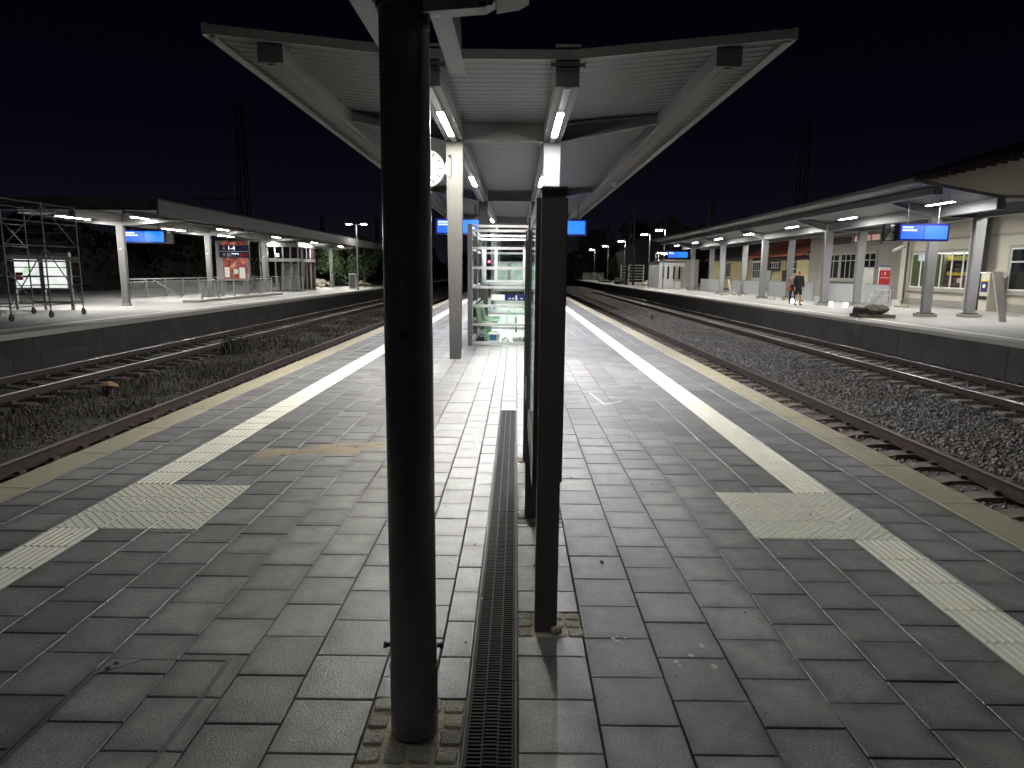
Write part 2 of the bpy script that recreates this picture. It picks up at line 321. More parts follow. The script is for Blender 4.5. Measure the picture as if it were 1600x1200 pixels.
def off_rails(cs):
    def k(x, y):
        ok = np.ones(len(x), bool)
        for c in cs: ok &= np.abs(x-c) > .075
        return ok
    return k
stones('ballast', 92000, (3.55, 12.5), (2.6, 48), -.975, .034, 'ballast', 1.9, off_rails([4.45, 5.98, 9.86, 11.42]), 'grey brown track ballast between the right hand rails', 'ballast', (5.21, 10.64))
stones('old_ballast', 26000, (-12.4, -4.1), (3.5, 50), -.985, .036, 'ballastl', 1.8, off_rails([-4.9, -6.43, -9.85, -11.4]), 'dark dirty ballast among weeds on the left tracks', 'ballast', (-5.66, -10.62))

# ------------------------------------------------------------------ tracks
def sleeper_mesh(material, L=2.6, w=.24):
    b = MB(); h = L/2
    prof = [(-h, -.16), (h, -.16), (h, .035), (h-.12, .055), (.45, .035), (.25, .0), (-.25, .0), (-.45, .035), (-h+.12, .055), (-h, .035)]
    b.prism(prof, 'y', -w/2, w/2); me = b.mesh('sleeper'); me.materials.append(M[material]); return me
def track(label, xc, y0, y1, sl, sp, gauge=1.55, head='rail_top', tb=-.945):
    t = thing('railway_track', label, 'railway track', (xc, y0, -.93), 'railway tracks between the platforms')
    for s in (-1, 1):
        x = xc+s*gauge/2
        b = MB(); b.prism([(x-.07, -.932), (x+.07, -.932), (x+.07, -.918), (x+.012, -.90), (x+.010, -.81), (x+.034, -.797), (x+.034, -.772), (x-.034, -.772), (x-.034, -.797), (x-.010, -.81), (x-.012, -.90), (x-.07, -.918)], 'y', y0, y1)
        r = b.build('rail', 'rail_side', t)
        h = MB(); h.prism([(x-.034, -.7715), (x+.034, -.7715), (x+.030, -.762), (x-.030, -.762)], 'y', y0, y1); h.build('rail_head', head, r)
    me = sleeper_mesh(sl); y = y0; k = 0
    while y < y1 and k < 150:
        place('sleeper', me, t, (xc+random.uniform(-.02, .02), y, tb-.04+random.uniform(-.01, .01)), random.uniform(-.012, .012)); y += sp; k += 1
    cl = MB()
    y = y0
    while y < min(y1, 40):
        for s in (-1, 1):
            x = xc+s*gauge/2
            cl.box(x-.15, x-.075, y-.06, y+.06, -.93, -.89); cl.box(x+.075, x+.15, y-.06, y+.06, -.93, -.89)
        y += sp
    tag(cl.build('rail_fastening', 'dgrey', t), kind='stuff')
track('rusty brown track directly beside the right edge of the middle platform', 5.21, -2, 88, 'sleeperm', .62, 1.53, 'rail_dull')
track('track with pale concrete sleepers along the right hand platform wall', 10.64, -2, 88, 'sleeper', .62, 1.56)
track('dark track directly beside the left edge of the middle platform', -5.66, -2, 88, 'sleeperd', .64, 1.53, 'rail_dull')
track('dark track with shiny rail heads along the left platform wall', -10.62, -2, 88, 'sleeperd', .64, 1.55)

# weeds between the left tracks
def blades(name, n, fx, label, material='weed'):
    b = MB()
    for i in range(n):
        x, y, h = fx()
        a = random.random()*6.28; w = random.uniform(.005, .012)*(1+y/25); lx, ly = random.uniform(-.5, .5)*h, random.uniform(-.5, .5)*h
        dx, dy = math.cos(a)*w, math.sin(a)*w
        b.add([(x-dx, y-dy, -1.0), (x+dx, y+dy, -1.0), (x+lx*.4+dx*.7, y+ly*.4+dy*.7, -1.0+h*.6), (x+lx*.4-dx*.7, y+ly*.4-dy*.7, -1.0+h*.6), (x+lx, y+ly, -1.0+h)], [(0,1,2,3), (3,2,4)])
    return tag(b.build(name, material), label, 'weeds', kind='stuff')
patches = [(random.uniform(-9.2, -6.9), random.uniform(7.5, 44), random.uniform(.25, .8)) for _ in range(85)]+[(-8.6, 9.6, .5), (-9.0, 8.6, .5), (-8.4, 14.5, .5), (-7.7, 17, .7), (-8.5, 23, 1.0), (-8.2, 24.5, .8)]
def fx():
    cx, cy, r = random.choice(patches); return (random.gauss(cx, r*.5), random.gauss(cy, r*.9), random.uniform(.05, .20)*(.6+r))
blades('weeds', 6500, fx, 'low green weeds and grass growing between the two left tracks')
def fx2(): return (random.gauss(-8.9, .16), random.gauss(21.2, .22), random.uniform(.3, .62))
blades('tall_grass', 420, fx2, 'tuft of taller dry grass beside the far left track')
def fx3(): return (random.choice([-4.3, -6.2, -5.2])+random.gauss(0, .12), random.uniform(6, 30), random.uniform(.05, .16))
blades('sparse_weeds', 900, fx3, 'sparse small weeds inside the near left track')

# ------------------------------------------------------------------ middle platform
XL, XR = -4.03, 3.50
pf = MB().box(XL+.03, XR-.03, -3, 95, -1.25, -.035); plat = tag(pf.build('platform', 'joint'), kind='structure', label='middle platform of grey pavers with white guidance strips')
side = MB().box(XL+.06, XL+.10, -3, 95, -1.2, -.12).box(XR-.10, XR-.06, -3, 95, -1.2, -.12); side.build('side_wall', 'slabcore', plat)
PY = .305; G = .0048
cols = [(-3.705, -3.375), (-3.375, -3.005), (-2.70, -2.38), (-2.38, -2.07), (-2.07, -1.765), (-1.765, -1.455), (-1.455, -1.155), (-1.155, -.865), (-.865, -.545), (-.545, -.318), (-.318, -.178),
        (.022, .33), (.33, .64), (.64, .95), (.95, 1.26), (1.26, 1.57), (1.57, 1.88), (1.88, 2.187), (2.492, 2.845), (2.845, 3.165)]
mid = [(-.178, .022)]   # column that closes the gap beyond the drain
blk = [(1.56, 2.187, 4.11, 5.03), (-2.70, -2.07, 4.15, 5.07)]
sett_areas = [(-.546, -.175, 1.25, 2.43), (.022, .335, 2.90, 3.13), (.022, .335, 4.32, 4.50), (.022, .335, 5.80, 5.98)]
cover = (-1.745, -1.235, .9, 2.665)
def subtract(iv, cut):
    res = []
    for a, b in iv:
        if cut[1] <= a or cut[0] >= b: res.append((a, b)); continue
        if cut[0]-a > .03: res.append((a, cut[0]))
        if b-cut[1] > .03: res.append((cut[1], b))
    return res
tiles = []
for ci, (x0, x1) in enumerate(cols+mid):
    ph = (.0 if ci % 2 else .1525) + (.135 if x0 < 0 else .0)
    lo = 8.06 if (x0, x1) in mid else .6
    y = lo if lo > 1 else .6+ph-.3
    while y < 46:
        iv = [(y, y+PY)]
        for (a, b, c, d) in blk+sett_areas:
            if min(x1, b)-max(x0, a) > .04: iv = subtract(iv, (c, d))
        for a, b in iv: tiles.append((x0, x1, a, b))
        y += PY
tiles.sort(key=lambda t: (0 if t[2] > 1.55 and abs((t[0]+t[1])/2-.0) < (t[2]+.45)*.82+.3 else 1, t[2]))
cache = {}
far = MB()
for k, (x0, x1, y0, y1) in enumerate(tiles):
    w, d = round(x1-x0-G, 3), round(y1-y0-G, 3); z = random.uniform(-.0024, .0014)
    if k < 290:
        if (w, d) not in cache:
            me = MB().cbox(-w/2, w/2, -d/2, d/2, -.04, 0, .0035).mesh('paver'); me.materials.append(M['pavern']); cache[(w, d)] = me
        o = place('paver', cache[(w, d)], plat, ((x0+x1)/2+random.uniform(-.0008, .0008), (y0+y1)/2, z), random.uniform(-.002, .002))
        o.rotation_euler.x = random.uniform(-.005, .005); o.rotation_euler.y = random.uniform(-.004, .004)
    else: far.cbox(x0+G/2, x1-G/2, y0+G/2, y1-G/2, -.04, z, .0035)
tag(far.build('distant_pavers', 'paver', plat), kind='stuff')
# beyond the separately built pavers the same paving goes on as a sheet
MB().box(-3.70, -3.005, 46.0, 95, -.04, -.001).box(-2.70, 2.187, 46.0, 95, -.04, -.001).box(2.492, 3.165, 46.0, 95, -.04, -.001).build('far_paving', 'paver', plat)
# guidance strips
def ribbed(w, d, n=7):
    b = MB(); b.cbox(-w/2, w/2, -d/2, d/2, -.04, 0, .003)
    p = w/n
    for i in range(n):
        c = -w/2+p*(i+.5)
        b.prism([(c-p*.36, -.002), (c+p*.36, -.002), (c+p*.22, .0050), (c-p*.22, .0050)], 'y', -d/2+.006, d/2-.006)
    return b
rib = ribbed(.296, .301).mesh('ribbed_tile'); rib.materials.append(M['tactile'])
rt_far = MB(); nr = 0
for (x0, x1) in ((2.19, 2.49), (-3.003, -2.703)):
    cx = (x0+x1)/2; y = .6+(0 if x0 > 0 else .05)
    bl = blk[0] if x0 > 0 else blk[1]
    ys = []
    yy = bl[2]-PY
    while yy > .4: ys.append(yy); yy -= PY
    yy = bl[3]
    while yy < 46: ys.append(yy); yy += PY
    for y in ys: place('ribbed_tile', rib, plat, (cx, y+PY/2, random.uniform(-.0005, .001)))
    MB().box(x0, x1, ys[-1]+PY, 95, -.04, .004).build('far_guidance_strip', 'tactile', plat)
def studded(w, d, n=7):
    b = MB(); b.cbox(-w/2, w/2, -d/2, d/2, -.04, 0, .002)
    p = w/n
    for i in range(n):
        for j in range(n):
            if (i+j) % 2: continue
            cx, cy = -w/2+p*(i+.5), -d/2+d/n*(j+.5)
            vs = [(cx+math.cos(t)*r, cy+math.sin(t)*r, z) for r, z in ((.0165, -.001), (.0105, .0042)) for t in [k*math.pi/3 for k in range(6)]]
            b.add(vs, [(q, (q+1) % 6, (q+1) % 6+6, q+6) for q in range(6)]+[tuple(range(6, 12))])
    return b
for (a, b_, c, d), sx in ((blk[0], 1), (blk[1], -1)):
    X0, X1 = (a, 2.49) if sx > 0 else (-3.003, b_)
    w, dd = (X1-X0)/3, (d-c)/3; me = studded(w-.003, dd-.003, 9).mesh('studded_tile'); me.materials.append(M['tactile'])
    for i in range(3):
        for j in range(3): place('studded_tile', me, plat, (X0+w*(i+.5), c+dd*(j+.5), random.uniform(0, .0012)))
# platform edge slabs, finely grooved, and pale line
def edge_slab(w):
    b = MB(); b.box(-w/2, w/2, -.496, .496, -.12, -.003); n = 14
    for i in range(n):
        x = -w/2+.02+(w-.04)*(i+.5)/n
        b.prism([(x-.007, -.004), (x+.007, -.004), (x+.004, .0035), (x-.004, .0035)], 'y', -.49, .49)
    return b
es = edge_slab(.315).mesh('edge_slab'); es.materials.append(M['edge'])
for k in range(-2, 88):
    place('edge_slab', es, plat, (3.345, 4.82-.5+k*1.0, 0)); place('edge_slab', es, plat, (-3.873, 4.93-.5+k*1.0, 0))
MB().box(3.168, 3.184, -3, 95, -.05, .002).box(-3.712, -3.708+.012, -3, 95, -.05, .002).build('edge_line', 'line', plat)

# sand and stains
def blotch(name, cx, cy, rx, ry, label, z=.0012, n=30, h=.008):
    b = MB(); vs = [(cx, cy, z+h)]
    for ring, rr in ((1, .45), (2, 1)):
        for i in range(n):
            t = 6.2832*i/n; k = rr*(1+.35*math.sin(3*t+cx*5)+.25*random.uniform(-1, 1))
            vs.append((cx+math.cos(t)*rx*k, cy+math.sin(t)*ry*k+.12*rx*math.cos(t), z+h*(.6 if ring == 1 else -.3)))
    fs = [(0, 1+i, 1+(i+1) % n) for i in range(n)]+[(1+i, 1+n+i, 1+n+(i+1) % n, 1+(i+1) % n) for i in range(n)]
    b.add(vs, fs); return tag(b.build(name, 'sand'), label, 'sand', kind='stuff')
blotch('spilled_sand', -1.78, 6.16, .36, .19, 'thin beige sand spilled on the pavers left of the dark pole')
blotch('spilled_sand', -1.42, 6.34, .22, .13, 'small tail of beige sand beside the spill left of the pole')
blotch('sand_dust', -2.2, 6.0, .24, .13, 'faint dusty left end of the sand spill on the pavers', h=.003)
def splash(cx, cy, r, label):
    b = MB()
    for k in range(6):
        x, y = cx+random.gauss(0, r), cy+random.gauss(0, r*1.2); n = 9; q = r*random.uniform(.25, .6)
        b.add([(x+math.cos(6.283*i/n)*q*random.uniform(.4, 1.1), y+math.sin(6.283*i/n)*q*random.uniform(.4, 1.1), .0016) for i in range(n)]+[(x, y, .0022)], [(i, (i+1) % n, n) for i in range(n)])
    tag(b.build('cement_splash', 'plaster'), label, 'splash', kind='stuff')
splash(.76, 2.72, .045, 'pale cement splashes on a paver at lower right of the cabinet'); splash(.50, 2.86, .03, 'small pale splashes beside the cabinet post'); splash(-.24, 2.53, .02, 'tiny pale splash between pole and drain'); splash(-.75, 5.0, .06, 'faint pale cement marks left of the drain')
b = MB()
for k in range(170):
    y = 1.7+random.random()**1.8*11; x = random.uniform(-.5, .5)*(y+1)*1.1-.2
    if not -3.6 < x < 3.1: continue
    sz = random.uniform(.002, .0065); b.ico((x, y, sz*.5), sz, (1, random.uniform(.6, 1.6), .6), .3)
tag(b.build('grit', 'sand'), 'scattered grit and tiny stones on the pavers', 'grit', kind='stuff')
b = MB()
for k in range(26):
    y = 2+random.random()*7; x = random.uniform(-3.4, 3.0); a = random.random()*3.14; l = random.uniform(.008, .02)
    b.bar((x, y, .0045), (x+math.cos(a)*l, y+math.sin(a)*l, .0045), .006, .004)
tag(b.build('litter', 'brown'), 'brown leaf bits and cigarette ends on the platform', 'litter', kind='stuff')
# stones lying about
for (x, y, s, lb) in ((.205, 2.93, .028, 'small beige stone lying at the foot of the near cabinet post'), (.52, 3.71, .016, 'tiny pale stone on the pavers right of the cabinet'), (.13, 3.65, .018, 'tiny pale pebble on the pavers beside the drain')):
    b = MB(); b.ico((x, y, s*.55), s, (1, .9, .75), .25); tag(b.build('loose_stone', 'sand'), lb, 'stone')
# paint marks
def mark(name, pts, label):
    b = MB()
    for p, q in pts: b.bar((p[0], p[1], .0022), (q[0], q[1], .0022), .02, .0016)
    tag(b.build(name, 'white'), label, 'chalk mark')
mark('chalk_mark', [((1.05, 9.3), (1.15, 8.5)), ((1.15, 8.5), (1.42, 8.75)), ((1.0, 9.0), (1.35, 9.0))], 'white chalk arrow drawn on the pavers right of the cabinet')
mark('chalk_mark', [((-.62, 11.3), (-.52, 10.2)), ((-.9, 10.2), (-.52, 10.2)), ((-.9, 11.3), (-.62, 11.3))], 'white chalk corner drawn on the pavers before the glass shelter')
mark('chalk_mark', [((-.42, 7.1), (-.36, 6.3)), ((-.42, 7.1), (-.34, 7.15))], 'white chalk line drawn on the pavers left of the drain')

# metal frame of the paved access cover, front left
t = thing('access_cover', 'flush metal frame of a paved access cover at front left', 'access cover', (-1.49, 2.0, 0))
MB().box(-1.758, -1.742, .9, 2.68, -.03, .0025).box(-1.775, -1.768, .9, 2.60, -.03, .002).build('frame_bar', 'galvd', t)
MB().box(-1.243, -1.232, .9, 2.68, -.03, .0025).box(-1.226, -1.221, .9, 2.66, -.03, .002).build('frame_bar', 'galvd', t)
MB().box(-1.742, -1.243, 2.668, 2.678, -.03, .0025).build('frame_bar', 'galvd', t)
b = MB(); b.prism([(-1.742, 2.667), (-1.742, 2.56), (-1.60, 2.667)], 'z', .0005, .0035); b.build('corner_plate', 'galv', t)
MB().cyl((-1.70, 2.635, .0036), (-1.70, 2.635, .005), .012).cyl((-1.715, 2.60, .0036), (-1.715, 2.60, .005), .012).build('lifting_hole', 'poledark', t)

# ------------------------------------------------------------------ drain channel
t = thing('drain_channel', 'black slotted cast iron drainage channel running down the platform', 'drain', (-.078, 2, 0))
MB().box(-.176, -.170, .6, 8.05, -.1, .001).box(.014, .020, .6, 8.05, -.1, .001).box(-.176, .020, 8.05, 8.056, -.1, .001).build('channel_frame', 'dgrey', t)
MB().box(-.17, .014, .6, 8.05, -.12, -.06).build('channel_bottom', 'poledark', t)
gm = MB(); L = .5
gm.box(-.092, -.078, 0, L-.004, -.022, 0); gm.box(.078, .092, 0, L-.004, -.022, 0)
for xx in (-.031, .025): gm.box(xx, xx+.007, 0, L-.004, -.022, -.001)
for r, (xa, xb) in enumerate(((-.078, -.031), (-.024, .025), (.032, .078))):
    n = 25
    for i in range(n):
        y = (i+.5)*L/n + (0.0 if r != 1 else .004)
        gm.box(xa, xb, y-.0048, y+.0048, -.022, -.0015 if i % 5 else -.0008)
gme = gm.mesh('grate'); gme.materials.append(M['iron'])
for k in range(15): place('grate', gme, t, (-.078, .56+k*.5, random.uniform(-.003, -.001)))

# ------------------------------------------------------------------ setts around the posts
def setts(x0, x1, y0, y1, nx, ny, label, avoid=None):
    t = thing('sett_surround', label, 'cobbles', ((x0+x1)/2, (y0+y1)/2, 0), 'cobbled surrounds of the posts')
    MB().box(x0+.003, x1-.003, y0+.003, y1-.003, -.04, -.006).build('mortar_bed', 'mortar', t)
    for i in range(nx):
        for j in range(ny):
            w, d = (x1-x0)/nx, (y1-y0)/ny
            cx, cy = x0+w*(i+.5)+random.uniform(-.006, .006), y0+d*(j+.5)+random.uniform(-.006, .006)
            if avoid and math.hypot(cx-avoid[0], cy-avoid[1]) < avoid[2]: continue
            w2, d2 = w*random.uniform(.80, .92), d*random.uniform(.78, .90)
            pts = [(u*w2/2*random.uniform(.9, 1.06), v*d2/2*random.uniform(.9, 1.06)) for u, v in ((-1, -.8), (-.8, -1), (.1, -1.02), (.8, -1), (1, -.8), (1.03, .1), (1, .8), (.8, 1), (-.1, 1.02), (-.8, 1), (-1, .8), (-1.03, 0))]
            n = 12
            h = random.uniform(.001, .006)
            b = MB(); b.add([(cx+p[0], cy+p[1], -.02) for p in pts]+[(cx+p[0], cy+p[1], h-.006) for p in pts]+[(cx+p[0]*.86, cy+p[1]*.86, h) for p in pts]+[(cx, cy, h+.001)],
                            [(q, (q+1) % n, (q+1) % n+n, q+n) for q in range(n)]+[(q+n, (q+1) % n+n, (q+1) % n+2*n, q+2*n) for q in range(n)]+[(q+2*n, (q+1) % n+2*n, 3*n) for q in range(n)])
            b.build('sett', 'sett', t)
setts(-.545, -.178, 1.25, 2.43, 4, 13, 'cobbles in mortar round the foot of the big dark pole', (-.36, 2.25, .115))
setts(.022, .332, 2.90, 3.13, 4, 3, 'cobbles in mortar round the near cabinet post', (.155, 2.985, .06))
setts(.022, .332, 4.32, 4.50, 4, 2, 'cobbles in mortar round the middle cabinet post', (.13, 4.45, .05))
setts(.022, .332, 5.80, 5.98, 4, 2, 'cobbles in mortar round the far cabinet post', (.13, 5.88, .05))

# ------------------------------------------------------------------ big dark pole with camera arm
px, py = -.360, 2.255
t = thing('lamp_mast', 'big round black mast in the foreground with a bracket at its top', 'mast', (px, py, 0))
MB().cyl((px, py, 0), (px, py, .262), .0865, 48, None, False).build('base_sleeve', 'polepaint', t, True)
MB().cyl((px, py, .262), (px, py, 6.2), .0835, 64, .070, False).build('shaft', 'polepaint', t, True)
MB().cyl((px, py, .259), (px, py, .266), .0882, 48, .0845).build('sleeve_rim', 'polepaint', t, True)
door = MB(); nc = 20; vs = []      # curved door following the shaft, only a hair proud of it
for i in range(nc+1):
    a = -.52+1.04*i/nc; k = abs(a)/.52; hz = .152*(1-max(0, k-.78)**2*3.2); rs = .0832-.0135*(1.36/6.0)
    for zz in (-hz, hz):
        rr = .0835-(.0135)*((1.36+zz-.262)/5.94)
        vs.append((px+math.sin(a-.05)*(rr+.0016), py-math.cos(a-.05)*(rr+.0016), 1.36+zz))
    for zz in (-hz, hz):
        rr = .0835-(.0135)*((1.36+zz-.262)/5.94)
        vs.append((px+math.sin(a-.05)*(rr-.002), py-math.cos(a-.05)*(rr-.002), 1.36+zz))
fs = []
for i in range(nc):
    a, c = 4*i, 4*i+4; fs += [(a, c, c+1, a+1), (a+1, c+1, c+3, a+3), (a+2, a+3, c+3, c+2), (a, a+2, c+2, c)]
fs += [(0, 1, 3, 2), (4*nc, 4*nc+2, 4*nc+3, 4*nc+1)]
door.add(vs, fs); do = door.build('service_door', 'polepaint', t, True)
me = do.data
for p in me.polygons: p.use_smooth = False
MB().cyl((px-.004, py-.084, 1.475), (px-.004, py-.089, 1.475), .011, 12).build('door_lock', 'poledark', t)
for s in (-1, 1):
    b = MB(); b.cyl((px+s*.085, py, .335), (px+s*.098, py, .335), .009, 8).cyl((px+s*.097, py, .335), (px+s*.108, py, .335), .0125, 6); b.build('bolt', 'poledark', t)
MB().cyl((px, py, 2.475), (px, py, 2.50), .0865, 48).build('strap_clamp', 'dgrey', t, True)
b = MB(); b.box(px-.06, px-.01, py-.094, py-.086, 2.478, 2.496); b.build('clamp_screw', 'galvd', t)
for s in (-1, 1):      # twin luminaire added on the mast top, out of view, to brighten the foreground
    hd_ = MB().box(min(px+s*.35, px+s*.9), max(px+s*.35, px+s*.9), py-.12, py+.12, 6.14, 6.22).build('lamp_head', 'post', t)
    MB().box(min(px+s*.45, px+s*.88), max(px+s*.45, px+s*.88), py-.10, py+.10, 6.136, 6.139).build('lens', 'lumnear', hd_)
MB().box(px-.36, px+.36, py-.03, py+.03, 6.15, 6.20).build('cross_arm', 'post', t)
# bracket arm and camera housing, without a lamp
arm = MB(); arm.prism([(-.285, 2.438), (-.10, 2.452), (-.072, 2.468), (-.072, 2.52), (-.285, 2.52)], 'y', py-.105, py-.045); arm.build('bracket_arm', 'lampbox', t)
MB().box(-.12, -.10, py-.112, py-.106, 2.455, 2.466).cyl((-.085, py-.112, 2.463), (-.085, py-.104, 2.463), .007, 10).build('arm_hinge', 'poledark', t)
hd = MB(); hd.prism([(-.07, 2.477), (.0, 2.488), (.03, 2.505), (.03, 2.60), (-.07, 2.60)], 'y', py-.10, py+.02); hd.build('lamp_head', 'plastic', t)
cl = MB(); cl.cyl((-.283, py-.08, 2.44), (-.283, py-.08, 2.405), .012, 10).box(-.300, -.292, py-.09, py-.06, 2.39, 2.42).box(-.292, -.272, py-.09, py-.06, 2.396, 2.401); cl.build('cable_clip', 'galvd', t)

# ------------------------------------------------------------------ notice cabinet
t = thing('notice_cabinet', 'tall dark notice cabinet seen edge on beside the drain', 'notice cabinet', (.155, 2.97, 0))
MB().box(.105, .208, 2.94, 3.05, 0, 2.02).build('post', 'cabinet', t)
MB().box(.075, .155, 4.42, 4.49, 0, 2.02).build('post', 'cabinet', t)
MB().box(.075, .155, 5.83, 5.90, 0, 2.02).build('post', 'cabinet', t)
MB().box(.100, .212, 2.935, 3.055, 2.021, 2.035).build('post_cap', 'dgrey', t)
for a, c in ((3.053, 4.418), (4.493, 5.828)):
    p = MB(); p.box(.085, .225, a, c, .70, .78).box(.085, .225, a, c, 1.93, 2.0).box(.085, .225, a, a+.05, .781, 1.929).box(.085, .225, c-.05, c, .781, 1.929).box(.12, .225, a+.051, c-.051, .781, 1.929)
    pn = p.build('display_case', 'cabinet', t)
    MB().box(.112, .118, a+.055, c-.055, .785, 1.925).build('poster_sheet', 'casel', pn)
    MB().box(.088, .092, a+.052, c-.052, .782, 1.928).build('glass_pane', 'glass', pn)
MB().box(.083, .087, 3.06, 5.82, .66, .699).build('lower_trim', 'galvd', t)

# ------------------------------------------------------------------ canopies
def roof_z(dx, z0, k, flat): return z0+max(0, abs(dx)-flat)*k
def hcolumn(x, y, z1, wb, wt, d, plate=True):
    """H-section column that widens upwards; the face towards -y carries a recessed panel"""
    b = MB()
    for ya, yb in ((y-d/2, y-d/2+.018), (y+d/2-.018, y+d/2)):
        b.add([(x-wb/2, ya, 0), (x+wb/2, ya, 0), (x+wb/2, yb, 0), (x-wb/2, yb, 0), (x-wt/2, ya, z1), (x+wt/2, ya, z1), (x+wt/2, yb, z1), (x-wt/2, yb, z1)],
              [(0,3,2,1),(4,5,6,7),(0,1,5,4),(1,2,6,5),(2,3,7,6),(3,0,4,7)])
    b.add([(x-wb/2+.03, y-d/2+.018, 0), (x-wb/2+.045, y-d/2+.018, 0), (x-wb/2+.045, y+d/2-.018, 0), (x-wb/2+.03, y+d/2-.018, 0), (x-wt/2+.03, y-d/2+.018, z1), (x-wt/2+.045, y-d/2+.018, z1), (x-wt/2+.045, y+d/2-.018, z1), (x-wt/2+.03, y+d/2-.018, z1)],
          [(0,3,2,1),(4,5,6,7),(0,1,5,4),(1,2,6,5),(2,3,7,6),(3,0,4,7)])
    b.add([(x+wb/2-.045, y-d/2+.018, 0), (x+wb/2-.03, y-d/2+.018, 0), (x+wb/2-.03, y+d/2-.018, 0), (x+wb/2-.045, y+d/2-.018, 0), (x+wt/2-.045, y-d/2+.018, z1), (x+wt/2-.03, y-d/2+.018, z1), (x+wt/2-.03, y+d/2-.018, z1), (x+wt/2-.045, y+d/2-.018, z1)],
          [(0,3,2,1),(4,5,6,7),(0,1,5,4),(1,2,6,5),(2,3,7,6),(3,0,4,7)])
    return b
def canopy(label, cx, half, flat, y0, y1, zroof, k, zbeam, colx, ys, mats, wcol=(.21, .31), ebx=2.95, plinth=False, detail=True, pitch=.22, depth=.009):
    st, sh, fa = mats
    t = thing('platform_canopy', label, 'canopy', (cx, ys[0], 0), 'platform canopies')
    rz = lambda dx: roof_z(dx, zroof, k, flat)
    b = MB(); prof = []; y = y0+.04
    while y < y1:
        prof += [(y, 0), (y+pitch*.42, 0), (y+pitch*.5, depth), (y+pitch*.92, depth)]; y += pitch
    xs = [-half, -flat, flat, half]
    for a, c in zip(xs[:-1], xs[1:]):
        vs = [(cx+a, py_, rz(a)+h) for py_, h in prof]+[(cx+c, py_, rz(c)+h) for py_, h in prof]; n = len(prof)
        b.add(vs, [(i, i+1, n+i+1, n+i) for i in range(n-1)])
    b.build('roof_sheet', sh, t)
    top = MB()
    for a, c in zip(xs[:-1], xs[1:]):
        top.add([(cx+a, y0, rz(a)+.09), (cx+c, y0, rz(c)+.09), (cx+c, y1, rz(c)+.09), (cx+a, y1, rz(a)+.09)], [(0,1,2,3)])
    top.build('roof_top', 'fasciad', t)
    for yy in (y0-.02, y1):
        f = MB()
        for a, c in zip(xs[:-1], xs[1:]):
            f.add([(cx+a, yy, rz(a)-.012), (cx+c, yy, rz(c)-.012), (cx+c, yy, rz(c)+.105), (cx+a, yy, rz(a)+.105), (cx+a, yy+.05, rz(a)-.012), (cx+c, yy+.05, rz(c)-.012), (cx+c, yy+.05, rz(c)+.105), (cx+a, yy+.05, rz(a)+.105)],
                  [(0,1,2,3),(4,7,6,5),(0,4,5,1),(3,2,6,7),(0,3,7,4),(1,5,6,2)])
        f.build('end_fascia', fa, t)
    for s in (-1, 1):
        f = MB(); x = cx+s*half; z = rz(half)
        f.box(min(x, x+s*.06), max(x, x+s*.06), y0-.02, y1+.05, z-.02, z+.12).box(min(x-s*.09, x-s*.02), max(x-s*.09, x-s*.02), y0+.03, y1, z-.045, z-.012)
        f.build('eave_gutter', fa, t)
    # central longitudinal beams over the columns
    for x in colx:
        bm_ = MB(); w = .155
        bm_.box(x-w, x+w, y0+.03, y1-.2, zbeam, zbeam+.022).box(x-w, x+w, y0+.03, y1-.2, zroof-.024, zroof-.002)
        bm_.box(x-w+.03, x-w+.045, y0+.03, y1-.2, zbeam+.0225, zroof-.0245).box(x+w-.045, x+w-.03, y0+.03, y1-.2, zbeam+.0225, zroof-.0245)
        bo = bm_.build('main_beam', st, t)
        MB().box(x-w+.004, x+w-.004, y0+.018, y0+.029, zbeam+.002, zroof-.03).build('beam_end_plate', st, bo)
        if detail:
            MB().box(x-.045, x+.045, y0+.035, y1-.2, zbeam-.022, zbeam-.0015).build('lamp_track', 'lampbox', bo)
            MB().box(x-.075, x-.066, y0+.035, y1-.2, zbeam-.006, zbeam-.001).box(x+.066, x+.075, y0+.035, y1-.2, zbeam-.006, zbeam-.001).build('track_groove', 'poledark', bo)
            br = MB(); br.box(x-.21, x+.21, y0-.02, y0+.012, zroof-.095, zroof-.055).box(x-.22, x-.205, y0-.025, y0+.015, zroof-.115, zroof-.035).box(x+.205, x+.22, y0-.025, y0+.015, zroof-.115, zroof-.035)
            br.box(x-.15, x+.15, y0+.0, y0+.016, zroof-.16, zroof-.125).cyl((x-.11, y0-.02, zroof-.075), (x-.11, y0-.05, zroof-.075), .016, 8).cyl((x+.09, y0-.02, zroof-.075), (x+.09, y0-.05, zroof-.075), .016, 8)
            br.cyl((x-.11, y0-.0, zroof-.142), (x-.11, y0-.03, zroof-.142), .014, 8).cyl((x+.09, y0-.0, zroof-.142), (x+.09, y0-.03, zroof-.142), .014, 8)
            br.build('end_clamp', 'dgrey', bo)
            MB().box(x-.16, x+.16, y0-.03, y0+.1, zroof+.135, zroof+.165).build('top_bracket', fa, bo)
    for s in (-1, 1):      # edge purlins
        x = cx+s*ebx; z = rz(ebx)
        eb = MB(); eb.box(x-.165, x+.165, y0+.10, y1-.2, z-.245, z-.222).box(x-.165, x+.165, y0+.10, y1-.2, z-.024, z-.002).box(x-.15, x-.135, y0+.10, y1-.2, z-.2215, z-.0245).box(x+.135, x+.15, y0+.10, y1-.2, z-.2215, z-.0245)
        eb.box(x-.165, x+.165, y0+.088, y0+.099, z-.245, z-.002)
        eo = eb.build('edge_beam', st, t)
        MB().box(x-.05, x+.05, y0+.14, y1-.2, z-.262, z-.247).build('cable_tray', st, eo)
